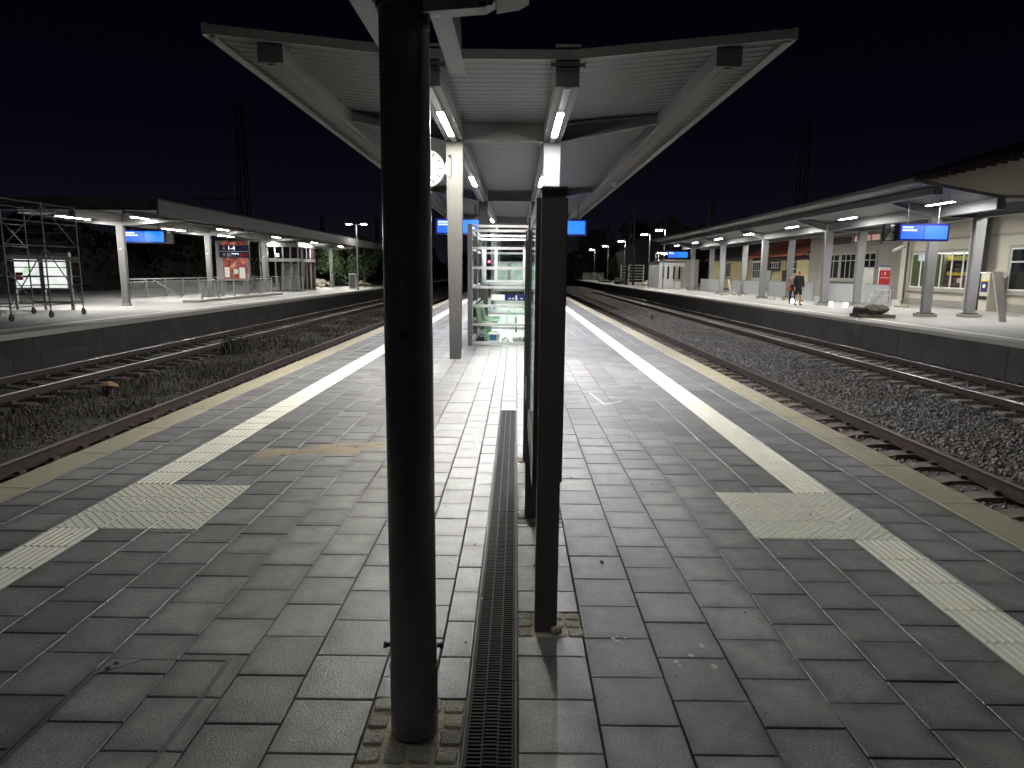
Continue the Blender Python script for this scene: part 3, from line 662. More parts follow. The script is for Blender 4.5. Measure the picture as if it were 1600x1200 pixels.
    for y in ys:
        c = MB(); hi = colx[1]-cx
        c.box(colx[0]+.157, colx[1]-.157, y-.01, y+.01, zbeam+.02, zroof-.022)
        c.box(colx[0]+.157, colx[1]-.157, y-.10, y+.10, zbeam-.002, zbeam+.018).box(colx[0]+.157, colx[1]-.157, y-.10, y+.10, zroof-.021, zroof-.003)
        for s in (-1, 1):
            a, e_ = cx+s*(hi+.157), cx+s*(ebx-.167); za, ze = zroof-.015, rz(ebx)-.03; zb_, zbe = zbeam+.0, rz(ebx)-.19
            for w_, (q0, q1, q2, q3) in ((.01, (zb_+.018, zbe+.018, ze, za)), (.10, (zb_, zbe, zbe+.018, zb_+.018)), (.10, (za-.02, ze-.02, ze-.002, za-.002))):
                c.add([(a, y-w_, q0), (e_, y-w_, q1), (e_, y-w_, q2), (a, y-w_, q3), (a, y+w_, q0), (e_, y+w_, q1), (e_, y+w_, q2), (a, y+w_, q3)],
                      [(0,1,2,3),(4,7,6,5),(0,4,5,1),(3,2,6,7),(0,3,7,4),(1,5,6,2)])
        c.build('cross_beam', st, t)
        for x in colx:
            co = hcolumn(x, y, zbeam-.002, wcol[0], wcol[1], .22).build('column', 'steelc' if detail else st, t)
            if detail:
                MB().box(x-wcol[0]/2+.03, x+wcol[0]/2-.03, y-.1165, y-.1105, .12, zbeam-.5).build('column_panel', 'steelc', co)
            if plinth:
                MB().box(x-.33, x+.33, y-.28, y+.28, .0, .13).build('plinth', 'stone_trim', co)
                MB().box(x-.24, x+.24, y-.22, y+.22, .132, .17).build('base_plate', 'dgrey', co)
    return t
canopy('butterfly canopy over the middle platform, seen end on from below', -.25, 3.71, .93, 9.12, 45, 4.35, .098, 4.02, (-1.16, .63), (12.94, 23.6, 34.4, 43), ('steel', 'sheet', 'fascia'))
canopy('butterfly canopy on paired grey columns over the right platform', 17.75, 4.0, 1.0, 24.2, 69.5, 4.36, .17, 3.98, (16.85, 18.65), (27.9, 37.2, 46.6, 56, 65.4), ('steel2', 'sheet', 'fascia'), (.34, .42), 3.1, True, False, .5)

# end stubs of the overhead frame reaching in above the camera
t = thing('overhead_frame', 'pair of grey steel beams overhead ending just before the canopy', 'steel frame', (-1.0, 4, 4))
for x in (-1.40, -.73):
    bb = MB(); bb.box(x-.10, x+.10, -1.5, 8.62, 4.02, 4.035).box(x-.01, x+.01, -1.5, 8.5, 4.036, 4.33).box(x-.10, x+.10, -1.5, 7.7, 4.331, 4.346).box(x+.082, x+.098, -1.5, 7.9, 4.036, 4.33); bb.build('beam', 'steel2', t)
MB().box(-1.289, -.841, -1.2, -1.0, 4.05, 4.30).build('tie_beam', 'steel2', t)
MB().box(-1.5, -1.3, -1.3, -1.1, 0, 4.018).build('post', 'steel2', t); MB().box(-.83, -.63, -1.3, -1.1, 0, 4.018).build('post', 'steel2', t)

# left canopy: flat deck with deep fascia, single columns
t = thing('platform_canopy', 'flat canopy with a deep dark fascia on single columns over the left platform', 'canopy', (-17.2, 29.75, 0), 'platform canopies')
b = MB(); y = 26.56; prof = []
while y < 72: prof += [(y, 0), (y+.2, 0), (y+.24, .05), (y+.46, .05)]; y += .5
n = len(prof); b.add([(-21.5, p, 3.98+h) for p, h in prof]+[(-13.86, p, 3.92+h) for p, h in prof], [(i, i+1, n+i+1, n+i) for i in range(n-1)]); b.build('roof_sheet', 'sheet', t)
MB().box(-21.5, -13.8, 26.5, 72, 4.26, 4.30).build('roof_top', 'fasciad', t)
MB().box(-13.855, -13.79, 26.5, 72, 3.70, 4.24).build('eave_fascia', 'fascia', t)
MB().box(-13.87, -13.76, 26.45, 72, 3.665, 3.70).build('eave_trim', 'steel', t)
MB().box(-21.5, -13.87, 26.5, 26.56, 3.88, 4.25).build('end_fascia', 'fasciad', t)  # shade of the unlit end put into a darker colour than the eave
MB().box(-21.5, -13.87, 26.44, 26.6, 3.845, 3.879).build('end_trim', 'steel', t)
for x in (-15.2, -19.4): MB().box(x-.08, x+.08, 26.62, 71.8, 3.72, 3.90).build('purlin', 'steel', t)
MB().box(-17.32, -17.08, 26.62, 71.8, 3.62, 3.90).build('main_beam', 'steel', t)
for y in (29.75, 38.1, 46.5, 54.8, 63.2):
    c = MB()
    for s in (-1, 1):
        a, e_ = -17.2+s*.13, -17.2+s*3.3
        c.add([(a, y-.09, 3.45), (e_, y-.09, 3.74), (e_, y-.09, 3.915), (a, y-.09, 3.915), (a, y+.09, 3.45), (e_, y+.09, 3.74), (e_, y+.09, 3.915), (a, y+.09, 3.915)], [(0,1,2,3),(4,7,6,5),(0,4,5,1),(3,2,6,7),(0,3,7,4),(1,5,6,2)])
    c.build('cross_beam', 'steel', t)
    co = hcolumn(-17.2, y, 3.60, .26, .30, .20).build('column', 'steel', t)
    MB().box(-17.24, -17.18, y-.13, y-.102, 2.45, 2.5).build('column_sensor', 'white', co)
    MB().box(-17.35, -17.05, y-.13, y+.13, .0, .12).build('base_plate', 'steel2', co)

# ------------------------------------------------------------------ luminaires
def lum(name, x, y0, y1, z, label, group, material='lum', w=.042, axis='y', stem=None):
    t = thing(name, label, 'ceiling lamp', (x, (y0+y1)/2, z), group)
    if axis == 'y':
        MB().box(x-w-.012, x+w+.012, y0-.12, y1+.12, z+.006, z+.055).build('housing', 'lampbox', t)
        MB().box(x-w, x+w, y0, y1, z+.001, z+.005).build('diffuser', material, t)
    if stem:
        for yy in (y0+.2, y1-.2): MB().box(x-.01, x+.01, yy-.01, yy+.01, z+.056, stem).build('stem', 'galvd', t)
    return t
names = ['nearest', 'second', 'third', 'fourth', 'fifth', 'sixth', 'seventh', 'eighth']
gp = 'strip lamps under the middle canopy'
for k, y in enumerate((10.5, 17.45, 24.4, 31.3, 38.2)):
    lum('canopy_lamp', -1.16, y, y+1.75, 3.985, f'{names[k]} lit strip lamp in the left row under the middle canopy', gp, 'lumw' if k == 0 else 'lum')
    lum('canopy_lamp', .63, y, y+1.75, 3.985, f'{names[k]} lit strip lamp in the right row under the middle canopy', gp, 'lum')
for k, y in enumerate((24.9, 31.9, 38.4, 45.6, 52.5, 59.4, 66.2)):
    lum('canopy_lamp', 15.6, y, y+1.5, 4.28, f'{names[k]} lit strip lamp along the track side of the right canopy', 'strip lamps under the right canopy', 'lumfar', .07, stem=4.52)
    if k < 6: lum('canopy_lamp', 19.9, y+.4, y+1.9, 4.42, f'{names[k]} added strip lamp lighting the building from the back of the right canopy', 'strip lamps under the right canopy', 'lumfar', .07)  # back lamp row added to light the station building
for k, y in enumerate((27.0, 35.3, 41.7, 50.4, 57.8, 65)):
    lum('canopy_lamp', -18.2, y, y+2.2, 3.66, f'{names[k]} lit strip lamp in the back row under the left canopy', 'strip lamps under the left canopy', 'lumfar', .07, stem=3.9)
for k, y in enumerate((28.3, 36.4, 44.6, 53, 61)):
    lum('canopy_lamp', -15.85, y, y+1.2, 3.72, f'{names[k]} short lit lamp near the track edge of the left canopy', 'strip lamps under the left canopy', 'lumfar', .06, stem=3.9)

# ------------------------------------------------------------------ clock on the left column
t = thing('station_clock', 'round lit white station clock hanging beside the left column', 'clock', (-1.69, 12.94, 3.54))
cx, cy, cz, r = -1.69, 12.94, 3.535, .335
MB().cyl((cx, cy-.07, cz), (cx, cy+.07, cz), r+.012, 48).build('clock_case', 'dgrey', t)
f = MB().cyl((cx, cy-.074, cz), (cx, cy-.0705, cz), r-.005, 48).build('clock_face', 'clockface', t)
mm = MB()
for i in range(60):
    a = i*math.pi/30; big = i % 5 == 0; r0 = r*.70 if big else r*.88; r1 = r*.94; w = .028 if big else .008
    p = (cx+math.sin(a)*r0, cy-.077, cz+math.cos(a)*r0); q = (cx+math.sin(a)*r1, cy-.077, cz+math.cos(a)*r1)
    if big: MB().bar(p, q, w, .003, (0, 1, 0)).build('hour_mark', 'poledark', f)
    else: mm.bar(p, q, w, .003, (0, 1, 0))
tag(mm.build('minute_marks', 'poledark', f), kind='stuff')
MB().bar((cx+.05, cy-.082, cz-.01), (cx-.24, cy-.082, cz+.03), .022, .004, (0, 1, 0)).build('minute_hand', 'poledark', f)
MB().bar((cx+.04, cy-.087, cz-.02), (cx-.15, cy-.087, cz+.06), .03, .004, (0, 1, 0)).build('hour_hand', 'poledark', f)
MB().cyl((cx, cy-.096, cz), (cx, cy-.089, cz), .026, 16).build('hand_hub', 'poledark', f)
MB().box(cx+r+.012, -1.275, cy-.05, cy-.01, cz-.06, cz-.02).box(cx+r+.012, -1.275, cy-.05, cy-.01, cz+.05, cz+.08).box(cx+r+.03, cx+r+.075, cy-.1, cy-.05, cz-.10, cz+.10).build('clock_bracket', 'lampbox', t)
hb = MB(); P = [(-1.25, 12.80, 3.74), (-1.21, 12.79, 3.70), (-1.20, 12.79, 3.62), (-1.23, 12.79, 3.55), (-1.205, 12.79, 3.48), (-1.22, 12.79, 3.40), (-1.26, 12.80, 3.38)]
for p, q in zip(P[:-1], P[1:]): hb.cyl(p, q, .005, 6)
hb.ico((-1.24, 12.79, 3.75), .025).build('clock_cable', 'poledark', t)

# ------------------------------------------------------------------ blue departure displays
def display(x0, x1, y, z0, z1, label, ztop, lines=True, both=True, camside=None):
    cx = (x0+x1)/2; t = thing('departure_display', label, 'departure display', (cx, y, z0), 'blue train displays hanging from the canopies')
    MB().box(x0, x1, y-.16, y+.16, z0, z1).build('display_housing', 'blue_h', t)
    mg = .07; mid_ = cx
    a = MB().box(x0+mg, mid_-.015, y-.168, y-.161, z0+mg, z1-mg).build('screen', 'screen', t)
    MB().box(mid_+.015, x1-mg, y-.168, y-.161, z0+mg, z1-mg).build('screen', 'screenl', t)
    if lines:
        tx = MB(); h = z1-z0
        for row, ws in ((0, (.09, .05, .1, .04, .12)), (1, (.05, .08, .04, .1, .05, .13, .1))):
            x = x0+mg+.05; zt = z1-mg-.10-row*.105
            for w in ws:
                tx.box(x, x+w*.85, y-.173, y-.1685, zt, zt+.05); x += w*.85+.012
        tx.build('display_text', 'txt', a)
    for x in (x0+.35, x1-.35):
        MB().cyl((x, y, z1), (x, y, ztop), .022, 8).build('hanger_rod', 'steelc', t)
    return t
display(-3.30, -1.35, 28.0, 3.13, 3.77, 'blue train display left of the column under the middle canopy', 4.36)
display(.98, 2.82, 28.0, 3.12, 3.77, 'blue train display on the right under the middle canopy', 4.36)
display(14.42, 16.30, 26.2, 2.96, 3.60, 'large blue train display at the near end of the right canopy', 4.5)
display(16.3, 18.5, 74, 3.25, 3.98, 'small distant blue train display beyond the right canopy', 4.6)
display(-17.95, -16.05, 31.4, 2.78, 3.38, 'blue train display hanging under the left canopy', 3.92)
s = bpy.data.objects['departure_display.004']
t = thing('camera_box', 'dark monitor box attached right of the left platform display', 'monitor', (-15.9, 31.4, 3.0))
MB().box(-16.04, -15.75, 31.3, 31.5, 2.78, 3.36).build('box_body', 'dark_h', t); MB().box(-15.96, -15.82, 31.28, 31.299, 3.2, 3.33).build('box_lens', 'mgrey', t)
t = thing('mirror_monitor', 'black framed mirror monitor left of the right platform display', 'monitor', (14.4, 26.3, 3.6))
MB().box(13.98, 14.38, 26.25, 26.40, 2.95, 3.60).build('monitor_frame', 'dark_h', t); MB().box(14.20, 14.34, 26.235, 26.249, 3.32, 3.56).build('monitor_glass', 'white', t); MB().prism([(14.04, 3.0), (14.34, 3.0), (14.34, 3.24), (14.2, 3.3)], 'y', 26.235, 26.249).build('monitor_picture', 'mgrey', t)

# small speakers under the canopies
for (x, y, z, lb) in ((-3.05, 20, 4.30, 'small loudspeaker on an arm at the left edge of the middle canopy'), (2.75, 20, 4.25, 'small loudspeaker on an arm at the right edge of the middle canopy'), (-14.6, 33, 3.52, 'small loudspeaker under the eave of the left canopy'), (-14.4, 45, 3.5, 'second small loudspeaker under the left canopy before the lift')):
    t = thing('loudspeaker', lb, 'loudspeaker', (x, y, z), 'loudspeakers under the canopies')
    MB().cyl((x, y-.12, z-.1), (x+.02, y+.12, z-.08), .07, 12, .045).build('horn', 'mgrey', t); MB().bar((x, y, z-.05), (x, y, z+.3), .03).build('arm', 'dgrey', t)

# ------------------------------------------------------------------ glass shelter on the middle platform
t = thing('glass_shelter', 'glass waiting shelter with grey ladder rails at the end of the paving', 'shelter', (-.27, 17.2, 0))
SX0, SX1, SY0, SY1 = -1.04, .50, 15.25, 19.4
rails = [.06, .48, .90, 1.32, 1.75, 2.18, 2.56, 2.66]
def frame(p, q, post=.10):
    """ladder frame with panes between two ground points (parts of the shelter)"""
    (xa, ya), (xb, yb) = p, q
    along_x = abs(xb-xa) > abs(yb-ya)
    for k, z in enumerate(rails):
        h = .028 if k else .035
        mb = MB()
        if along_x: mb.box(xa+post/2+.001, xb-post/2-.001, ya-.025, ya+.025, z-h, z+h)
        else: mb.box(xa-.025, xa+.025, ya+post/2+.001, yb-post/2-.001, z-h, z+h)
        mb.build('rail', 'lampbox', t)
    for z0, z1 in zip(rails[:-2], rails[1:-1]):
        mb = MB()
        if along_x: mb.box(xa+post/2+.005, xb-post/2-.005, ya-.004, ya+.004, z0+.036, z1-.029)
        else: mb.box(xa-.004, xa+.004, ya+post/2+.005, yb-post/2-.005, z0+.036, z1-.029)
        mb.build('glass_pane', 'glasst', t)
for x, y in ((SX0, SY0), (SX1, SY0), (SX0, SY1), (SX1, SY1), (SX0, (SY0+SY1)/2), (SX1, (SY0+SY1)/2)):
    MB().box(x-.05, x+.05, y-.06, y+.06, 0, 2.70).build('post', 'steel', t)
frame((SX0, SY0), (SX1, SY0)); frame((SX0, SY1), (SX1, SY1))
ym = (SY0+SY1)/2
for a, c in ((SY0, ym), (ym, SY1)):
    frame((SX0, a), (SX0, c), .12)
# rear picture frames, information boards
fr = MB(); fr.box(-.98, .42, 19.25, 19.31, 2.28, 2.35).box(-.98, .42, 19.25, 19.31, 1.36, 1.43).box(-.98, -.86, 19.25, 19.31, 1.431, 2.279).box(-.62, -.54, 19.25, 19.31, 1.431, 2.279).box(.18, .26, 19.25, 19.31, 1.431, 2.279); fr.build('inner_frame', 'lampbox', t)
MB().box(-.70, -.33, 19.20, 19.24, .86, 1.02).build('notice_board', 'white', t)
bo = MB().box(-.32, .40, 19.20, 19.24, .86, 1.02).build('notice_board', 'blue_h', t); bo['label'] = 'blue board with white lettering'
ib = MB()
for x in (-.22, -.12, -.02, .12, .24): ib.box(x, x+.07, 19.192, 19.199, .90, .93)
ib.box(-.02, .02, 19.192, 19.199, .87, 1.01); ib.build('board_lettering', 'white', bo)
MB().box(-.98, -.80, 19.05, 19.2, .05, 1.2).build('ad_column', 'dgrey', t)
def bench(x, y0, y1, label, face=1):
    b = thing('bench', label, 'bench', (x, (y0+y1)/2, 0), 'green wire mesh benches in the shelter')
    P = [(0, .86), (.045, .62), (.08, .47), (.14, .425), (.30, .43), (.46, .44), (.50, .41)]
    ws = MB(); y = y0
    while y <= y1:
        for (a, za), (c, zc_) in zip(P[:-1], P[1:]): ws.bar((x+face*a, y, za), (x+face*c, y, zc_), .007, .007)
        y += .035
    ws.build('wire_slats', 'green', b)
    fm = MB(); fm.cyl((x, y0, .86), (x, y1, .86), .014).cyl((x+face*.5, y0, .41), (x+face*.5, y1, .41), .014).build('seat_frame', 'palegrn', b)
    for yy in (y0+.15, y1-.15): MB().bar((x+face*.22, yy, 0), (x+face*.22, yy, .42), .05).build('leg', 'palegrn', b)
bench(-.93, 15.55, 17.2, 'green wire mesh bench against the left wall of the shelter, near end', 1)
bench(-.93, 17.5, 19.0, 'green wire mesh bench against the left wall of the shelter, far end', 1)
b = thing('bench', 'green wire mesh bench across the back of the shelter', 'bench', (.1, 18.8, 0), 'green wire mesh benches in the shelter')
ws = MB(); x = -.15
while x < .42:
    for (a, za), (c, zc_) in zip([(0, .84), (-.05, .6), (-.12, .43), (-.42, .44)], [(-.05, .6), (-.12, .43), (-.42, .44), (-.46, .40)]): ws.bar((x, 19.0+a, za), (x, 19.0+c, zc_), .010)
    x += .035
ws.build('wire_slats', 'green', b); MB().bar((0, 18.75, 0), (0, 18.75, .43), .05).build('leg', 'palegrn', b); MB().bar((.3, 18.75, 0), (.3, 18.75, .43), .05).build('leg', 'palegrn', b)
# things on the shelter floor
t = thing('canister', 'white plastic canister with a blue label on the shelter floor', 'canister', (-.52, 15.7, 0))
MB().cbox(-.66, -.38, 15.58, 15.80, 0, .27, .04).build('body', 'plastic', t); MB().cbox(-.52, -.44, 15.64, 15.74, .27, .31, .01).build('cap', 'plastic', t)
MB().box(-.60, -.45, 15.574, 15.579, .09, .22).build('paper_label', 'bluelabel', t)
t = thing('tool_bag', 'black tool bag lying left of the white canister', 'bag', (-.78, 15.8, 0)); MB().cbox(-.93, -.68, 15.7, 15.9, 0, .15, .05).build('bag_body', 'black', t); MB().bar((-.88, 15.8, .15), (-.8, 15.8, .22), .02).bar((-.8, 15.8, .22), (-.72, 15.8, .15), .02).build('handle', 'black', t)
t = thing('pliers', 'grey metal pliers standing right of the white canister', 'tool', (-.25, 15.7, 0)); MB().bar((-.36, 15.7, .02), (-.24, 15.7, .15), .022).bar((-.24, 15.7, .15), (-.13, 15.7, .02), .022).bar((-.33, 15.68, .13), (-.15, 15.68, .02), .02).build('tool_body', 'galvd', t)
t = thing('hard_hat', 'pale rounded hard hat on the shelter floor', 'hard hat', (.04, 15.75, 0)); b = MB(); b.ico((.04, 15.75, .10), .17, (1, 1, .8)); o = b.build('shell', 'plastic', t, True); sm = o.modifiers.new('s', 'SUBSURF'); sm.levels = 2; sm.render_levels = 2; MB().cyl((.04, 15.75, .02), (.04, 15.75, .035), .17, 20).build('brim', 'plastic', t)
t = thing('basket', 'small brown basket beside the hard hat', 'basket', (.27, 15.7, 0)); MB().cyl((.27, 15.7, 0), (.27, 15.7, .15), .08, 12, .11).build('basket_body', 'timber', t); MB().cyl((.27, 15.7, .152), (.27, 15.7, .16), .095, 12).build('basket_content', 'poledark', t)
t = thing('cable_coil', 'small heap of loose cable at the foot of the shelter', 'cable', (-.6, 15.05, 0)); b = MB()
for k in range(9): b.cyl((-.80+k*.05, 15.05, .01), (-.77+k*.05, 15.0, .06), .008, 6).cyl((-.77+k*.05, 15.0, .06), (-.75+k*.05, 15.06, .01), .008, 6)
b.build('coil', 'mgrey', t)
# second furniture further down the platform (seen through the glass)
t = thing('lit_sign_case', 'distant vitrine further down the middle platform behind the shelter', 'vitrine', (-.3, 30, 0))
MB().box(-1.0, .4, 30, 30.12, .8, 2.1).build('case_frame', 'steel2', t); MB().box(-.9, -.4, 29.98, 29.995, .9, 2.0).box(-.25, .3, 29.98, 29.995, .9, 2.0).build('case_sheet', 'casel', t)
MB().box(-1.0, -.94, 30.0, 30.1, 0, .79).build('post', 'steel2', t); MB().box(.34, .4, 30.0, 30.1, 0, .79).build('post', 'steel2', t)
def signal(x, y, z, label):
    t = thing('railway_signal', label, 'signal', (x, y, 0), 'red railway signals')
    MB().cyl((x, y, -1), (x, y, z), .06).build('post', 'mast', t); MB().box(x-.25, x+.25, y-.1, y+.05, z-.5, z+.5).build('signal_shield', 'mast', t); MB().cyl((x, y-.12, z), (x, y-.101, z), .10, 14).build('signal_lens', 'redlamp', t)
signal(-2.4, 60, 2.50, 'red railway signal seen through the shelter glass'); signal(-16.66, 75, 3.55, 'red railway signal beyond the left platform tree')

# ------------------------------------------------------------------ left platform
LX = -12.68
lp = tag(MB().box(-30, LX-.02, -3, 150, -1.3, -.003).build('left_platform', 'slab'), kind='structure', label='brightly lit left platform')
MB().box(LX-.34, LX+.04, -3, 150, -.14, .0).build('edge_coping', 'lip', lp)
MB().box(LX-1.05, LX-.80, -3, 150, -.01, .002).build('guidance_strip', 'tactile', lp)
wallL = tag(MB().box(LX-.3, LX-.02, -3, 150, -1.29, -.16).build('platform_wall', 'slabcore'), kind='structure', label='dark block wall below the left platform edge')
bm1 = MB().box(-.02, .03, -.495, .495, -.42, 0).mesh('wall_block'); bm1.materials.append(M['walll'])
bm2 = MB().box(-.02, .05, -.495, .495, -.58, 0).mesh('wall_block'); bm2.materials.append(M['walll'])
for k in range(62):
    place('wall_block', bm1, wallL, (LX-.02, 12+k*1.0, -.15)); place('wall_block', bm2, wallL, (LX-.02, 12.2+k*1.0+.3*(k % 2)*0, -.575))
RX = 12.68
rp = tag(MB().box(RX+.02, 32, -3, 150, -1.3, -.003).build('right_platform', 'slab'), kind='structure', label='brightly lit right platform')
MB().box(RX-.04, RX+.34, -3, 150, -.10, .0).build('edge_coping', 'lip', rp)
MB().box(RX+.85, RX+1.1, -3, 150, -.01, .002).build('guidance_strip', 'tactile', rp)
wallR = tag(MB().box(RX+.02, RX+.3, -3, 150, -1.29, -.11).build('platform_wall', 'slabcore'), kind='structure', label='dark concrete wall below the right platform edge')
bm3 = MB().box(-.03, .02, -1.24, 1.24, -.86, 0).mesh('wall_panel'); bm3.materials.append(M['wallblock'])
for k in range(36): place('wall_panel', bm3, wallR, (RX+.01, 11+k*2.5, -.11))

def lattice_scaffold():
    t = thing('scaffold_tower', 'rolling aluminium scaffold tower standing at far left', 'scaffold', (-16.4, 22.8, 0))
    x0, x1, y0, y1, H = -17.3, -15.5, 20.6, 24.1, 3.75
    r = .024
    for (x, y) in ((x0, y0), (x1, y0), (x0, y1), (x1, y1), (x0, 22.4), (x1, 22.4)):
        MB().cyl((x, y, .32), (x, y, H), r, 8).build('standard', 'galvd', t)
        c = MB(); c.cyl((x, y, .31), (x, y, .22), .018, 8).cyl((x-.025, y, .10), (x+.025, y, .10), .10, 14).box(x-.035, x+.035, y-.05, y+.03, .17, .22); c.build('castor', 'poledark', t)
    for y in (y0, 22.4, y1):
        z = .45; lm = MB()
        while z < H: lm.cyl((x0, y, z), (x1, y, z), .016, 6); z += .30
        lm.build('ladder_frame', 'galvd', t)
    for x in (x0, x1):
        for z in (.42, 1.35, 1.85, 2.35, 3.1, 3.7):
            MB().cyl((x, y0, z), (x, y1, z), r*.8, 6).build('guard_rail', 'galvd', t)
        for a, b_, za, zb in ((y0, 22.4, .45, 2.3), (22.4, y1, 2.3, .45), (y0, 22.4, 2.3, 3.6), (22.4, y1, 3.7, 2.3)):
            MB().cyl((x, a, za), (x, b_, zb), r*.8, 6).build('diagonal_brace', 'galvd', t)
    MB().box(x0+.04, x1-.04, y0+.05, y1-.05, 1.84, 1.88).build('work_deck', 'dgrey', t)
    MB().box(x1-.02, x1+.01, y0+.02, y1-.02, 1.90, 2.03).build('toe_board', 'dgrey', t)
lattice_scaffold()
t = thing('lit_timetable_case', 'white lit timetable case on posts behind the scaffold', 'timetable case', (-18.7, 26.6, 0))
a = Vector((-19.75, 25.7)); 
MB().box(-19.75, -17.45, 26.5, 26.66, 2.06, 2.22).build('case_hood', 'galv', t)
for x0, x1, lb in ((-19.65, -18.62, None), (-18.52, -17.55, None)):
    f_ = MB().box(x0, x1, 26.52, 26.60, .80, 2.05).build('case_frame', 'galv', t)
    MB().box(x0+.05, x1-.05, 26.50, 26.518, .86, 2.0).build('poster_sheet', 'boxlight', f_)
MB().box(-19.58, -19.30, 26.485, 26.499, 1.15, 1.45).build('red_notice', 'red', t)
for x in (-19.7, -18.57, -17.5): MB().box(x-.05, x+.05, 26.54, 26.62, 0, 2.05).build('post', 'galv', t)
MB().box(-19.64, -17.56, 26.56, 26.6, .25, .32).build('low_rail', 'galvd', t)

def railing(name, pts, label, h=1.05, n_bal=9, kerb=None, mats='galv', bal=.016):
    t = thing(name, label, 'railing', (pts[0][0], pts[0][1], 0))
    for (x0, y0), (x1, y1) in zip(pts[:-1], pts[1:]):
        L = math.hypot(x1-x0, y1-y0); k = max(1, round(L/2.2)); dx, dy = (x1-x0)/k, (y1-y0)/k
        z0 = kerb or 0
        MB().cyl((x0, y0, h), (x1, y1, h), .028, 8).build('handrail', mats, t)
        for j in range(k+1): MB().box(x0+dx*j-.03, x0+dx*j+.03, y0+dy*j-.03, y0+dy*j+.03, z0, h-.03).build('post', mats, t)
        for j in range(k):
            p = MB(); a = (x0+dx*j, y0+dy*j); c = (a[0]+dx, a[1]+dy)
            p.cyl((*a, h-.15), (*c, h-.15), .014, 6).cyl((*a, z0+.12), (*c, z0+.12), .014, 6)
            nb = int(math.hypot(dx, dy)/.13)
            for q in range(1, nb): u = q/nb; p.cyl((a[0]+dx*u, a[1]+dy*u, z0+.12), (a[0]+dx*u, a[1]+dy*u, h-.15), bal, 5)
            p.build('baluster_panel', mats, t)
    if kerb:
        (x0, y0), (x1, y1) = pts[0], pts[-1]; MB().box(x0-.5, x0+.35, y0-1, y1+1, 0, kerb).build('kerb_base', 'stone_trim', t)
    return t
railing('stair_railing', [(-21.0, 36.3), (-21.0, 49.0)], 'long grey bar railing at the back of the left platform stairs')
MB().box(-21.06, -20.94, 35.9, 49.2, 0, .06); 
railing('stair_railing', [(-15.95, 34.3), (-15.95, 44.2)], 'short grey railing on a kerb beside the left stair opening', 1.08, kerb=.12)
for (x, y, lb) in ((-20.3, 37.9, 'sloping handrail leading down beside the back left railing'), (-16.6, 35.0, 'sloping handrail leading down by the front left railing')):
    t = thing('stair_handrail', lb, 'handrail', (x, y, 0)); MB().cyl((x, y, 1.0), (x+.5, y+2.2, .02), .025, 8).build('rail', 'galv', t); MB().cyl((x+.12, y+.1, .85), (x+.55, y+2.0, .0), .018, 8).build('rail', 'galv', t)
# hanging direction sign
t = thing('direction_sign', 'navy hanging sign reading 1-4 with pictograms on the left platform', 'sign', (-13.9, 33, 2.2))
MB().box(-15.25, -13.75, 35, 35.1, 2.56, 2.86).build('upper_board', 'navy', t); MB().box(-15.25, -13.75, 35, 35.1, 2.22, 2.52).build('lower_board', 'navy', t)
MB().box(-15.25, -13.75, 34.99, 35.11, 2.521, 2.559).build('divider', 'white', t)
text('sign_text', '1-4', .30, (-14.82, 34.99, 2.61), (R90, 0, 0), 'txt', t)
b = MB(); b.bar((-15.0, 34.992, 2.82), (-15.0, 34.992, 2.64), .035, .006, (0, 1, 0)).bar((-15.07, 34.992, 2.71), (-15.0, 34.992, 2.63), .035, .006, (0, 1, 0)).bar((-14.93, 34.992, 2.71), (-15.0, 34.992, 2.63), .035, .006, (0, 1, 0)); b.build('arrow', 'white', t)
b = MB(); b.prism([(-15.08, 2.44), (-14.92, 2.44), (-14.96, 2.34), (-15.0, 2.28), (-15.04, 2.34)], 'y', 34.985, 34.998).box(-14.86, -14.66, 34.985, 34.998, 2.28, 2.46); b.build('pictogram', 'white', t)
text('sign_text', 'Ausgang', .11, (-14.62, 34.99, 2.40), (R90, 0, 0), 'txt', t)
MB().box(-14.60, -14.45, 34.985, 34.998, 2.30, 2.335).build('pictogram', 'white', t)
MB().box(-14.2, -14.03, 34.985, 34.998, 2.28, 2.46).build('red_pictogram', 'red', t); MB().cyl((-13.88, 34.985, 2.37), (-13.88, 34.998, 2.37), .09, 16).build('red_pictogram', 'red', t)
for x in (-14.85, -13.85): MB().box(x-.02, x+.02, 35.03, 35.07, 2.86, 3.9).build('hanger_rod', 'galv', t)
# lit advertising board
t = thing('advert_board', 'tall lit red advertising board behind the left platform railing', 'billboard', (-17.4, 41, 0))
MB().box(-18.35, -16.35, 41.6, 41.85, .95, 3.35).build('board_case', 'steel2', t); MB().box(-17.92, -16.42, 41.58, 41.599, 1.02, 3.28).build('advert_sheet', 'advert', t); MB().box(-17.85, -17.55, 41.565, 41.579, 1.15, 1.75).box(-16.95, -16.6, 41.565, 41.579, 1.1, 1.75).box(-17.3, -17.0, 41.565, 41.579, 1.35, 1.65).build('advert_lettering', 'plastic', t)
for x in (-18.1, -16.7): MB().box(x-.08, x+.08, 41.65, 41.8, 0, .949).build('post', 'steel2', t)
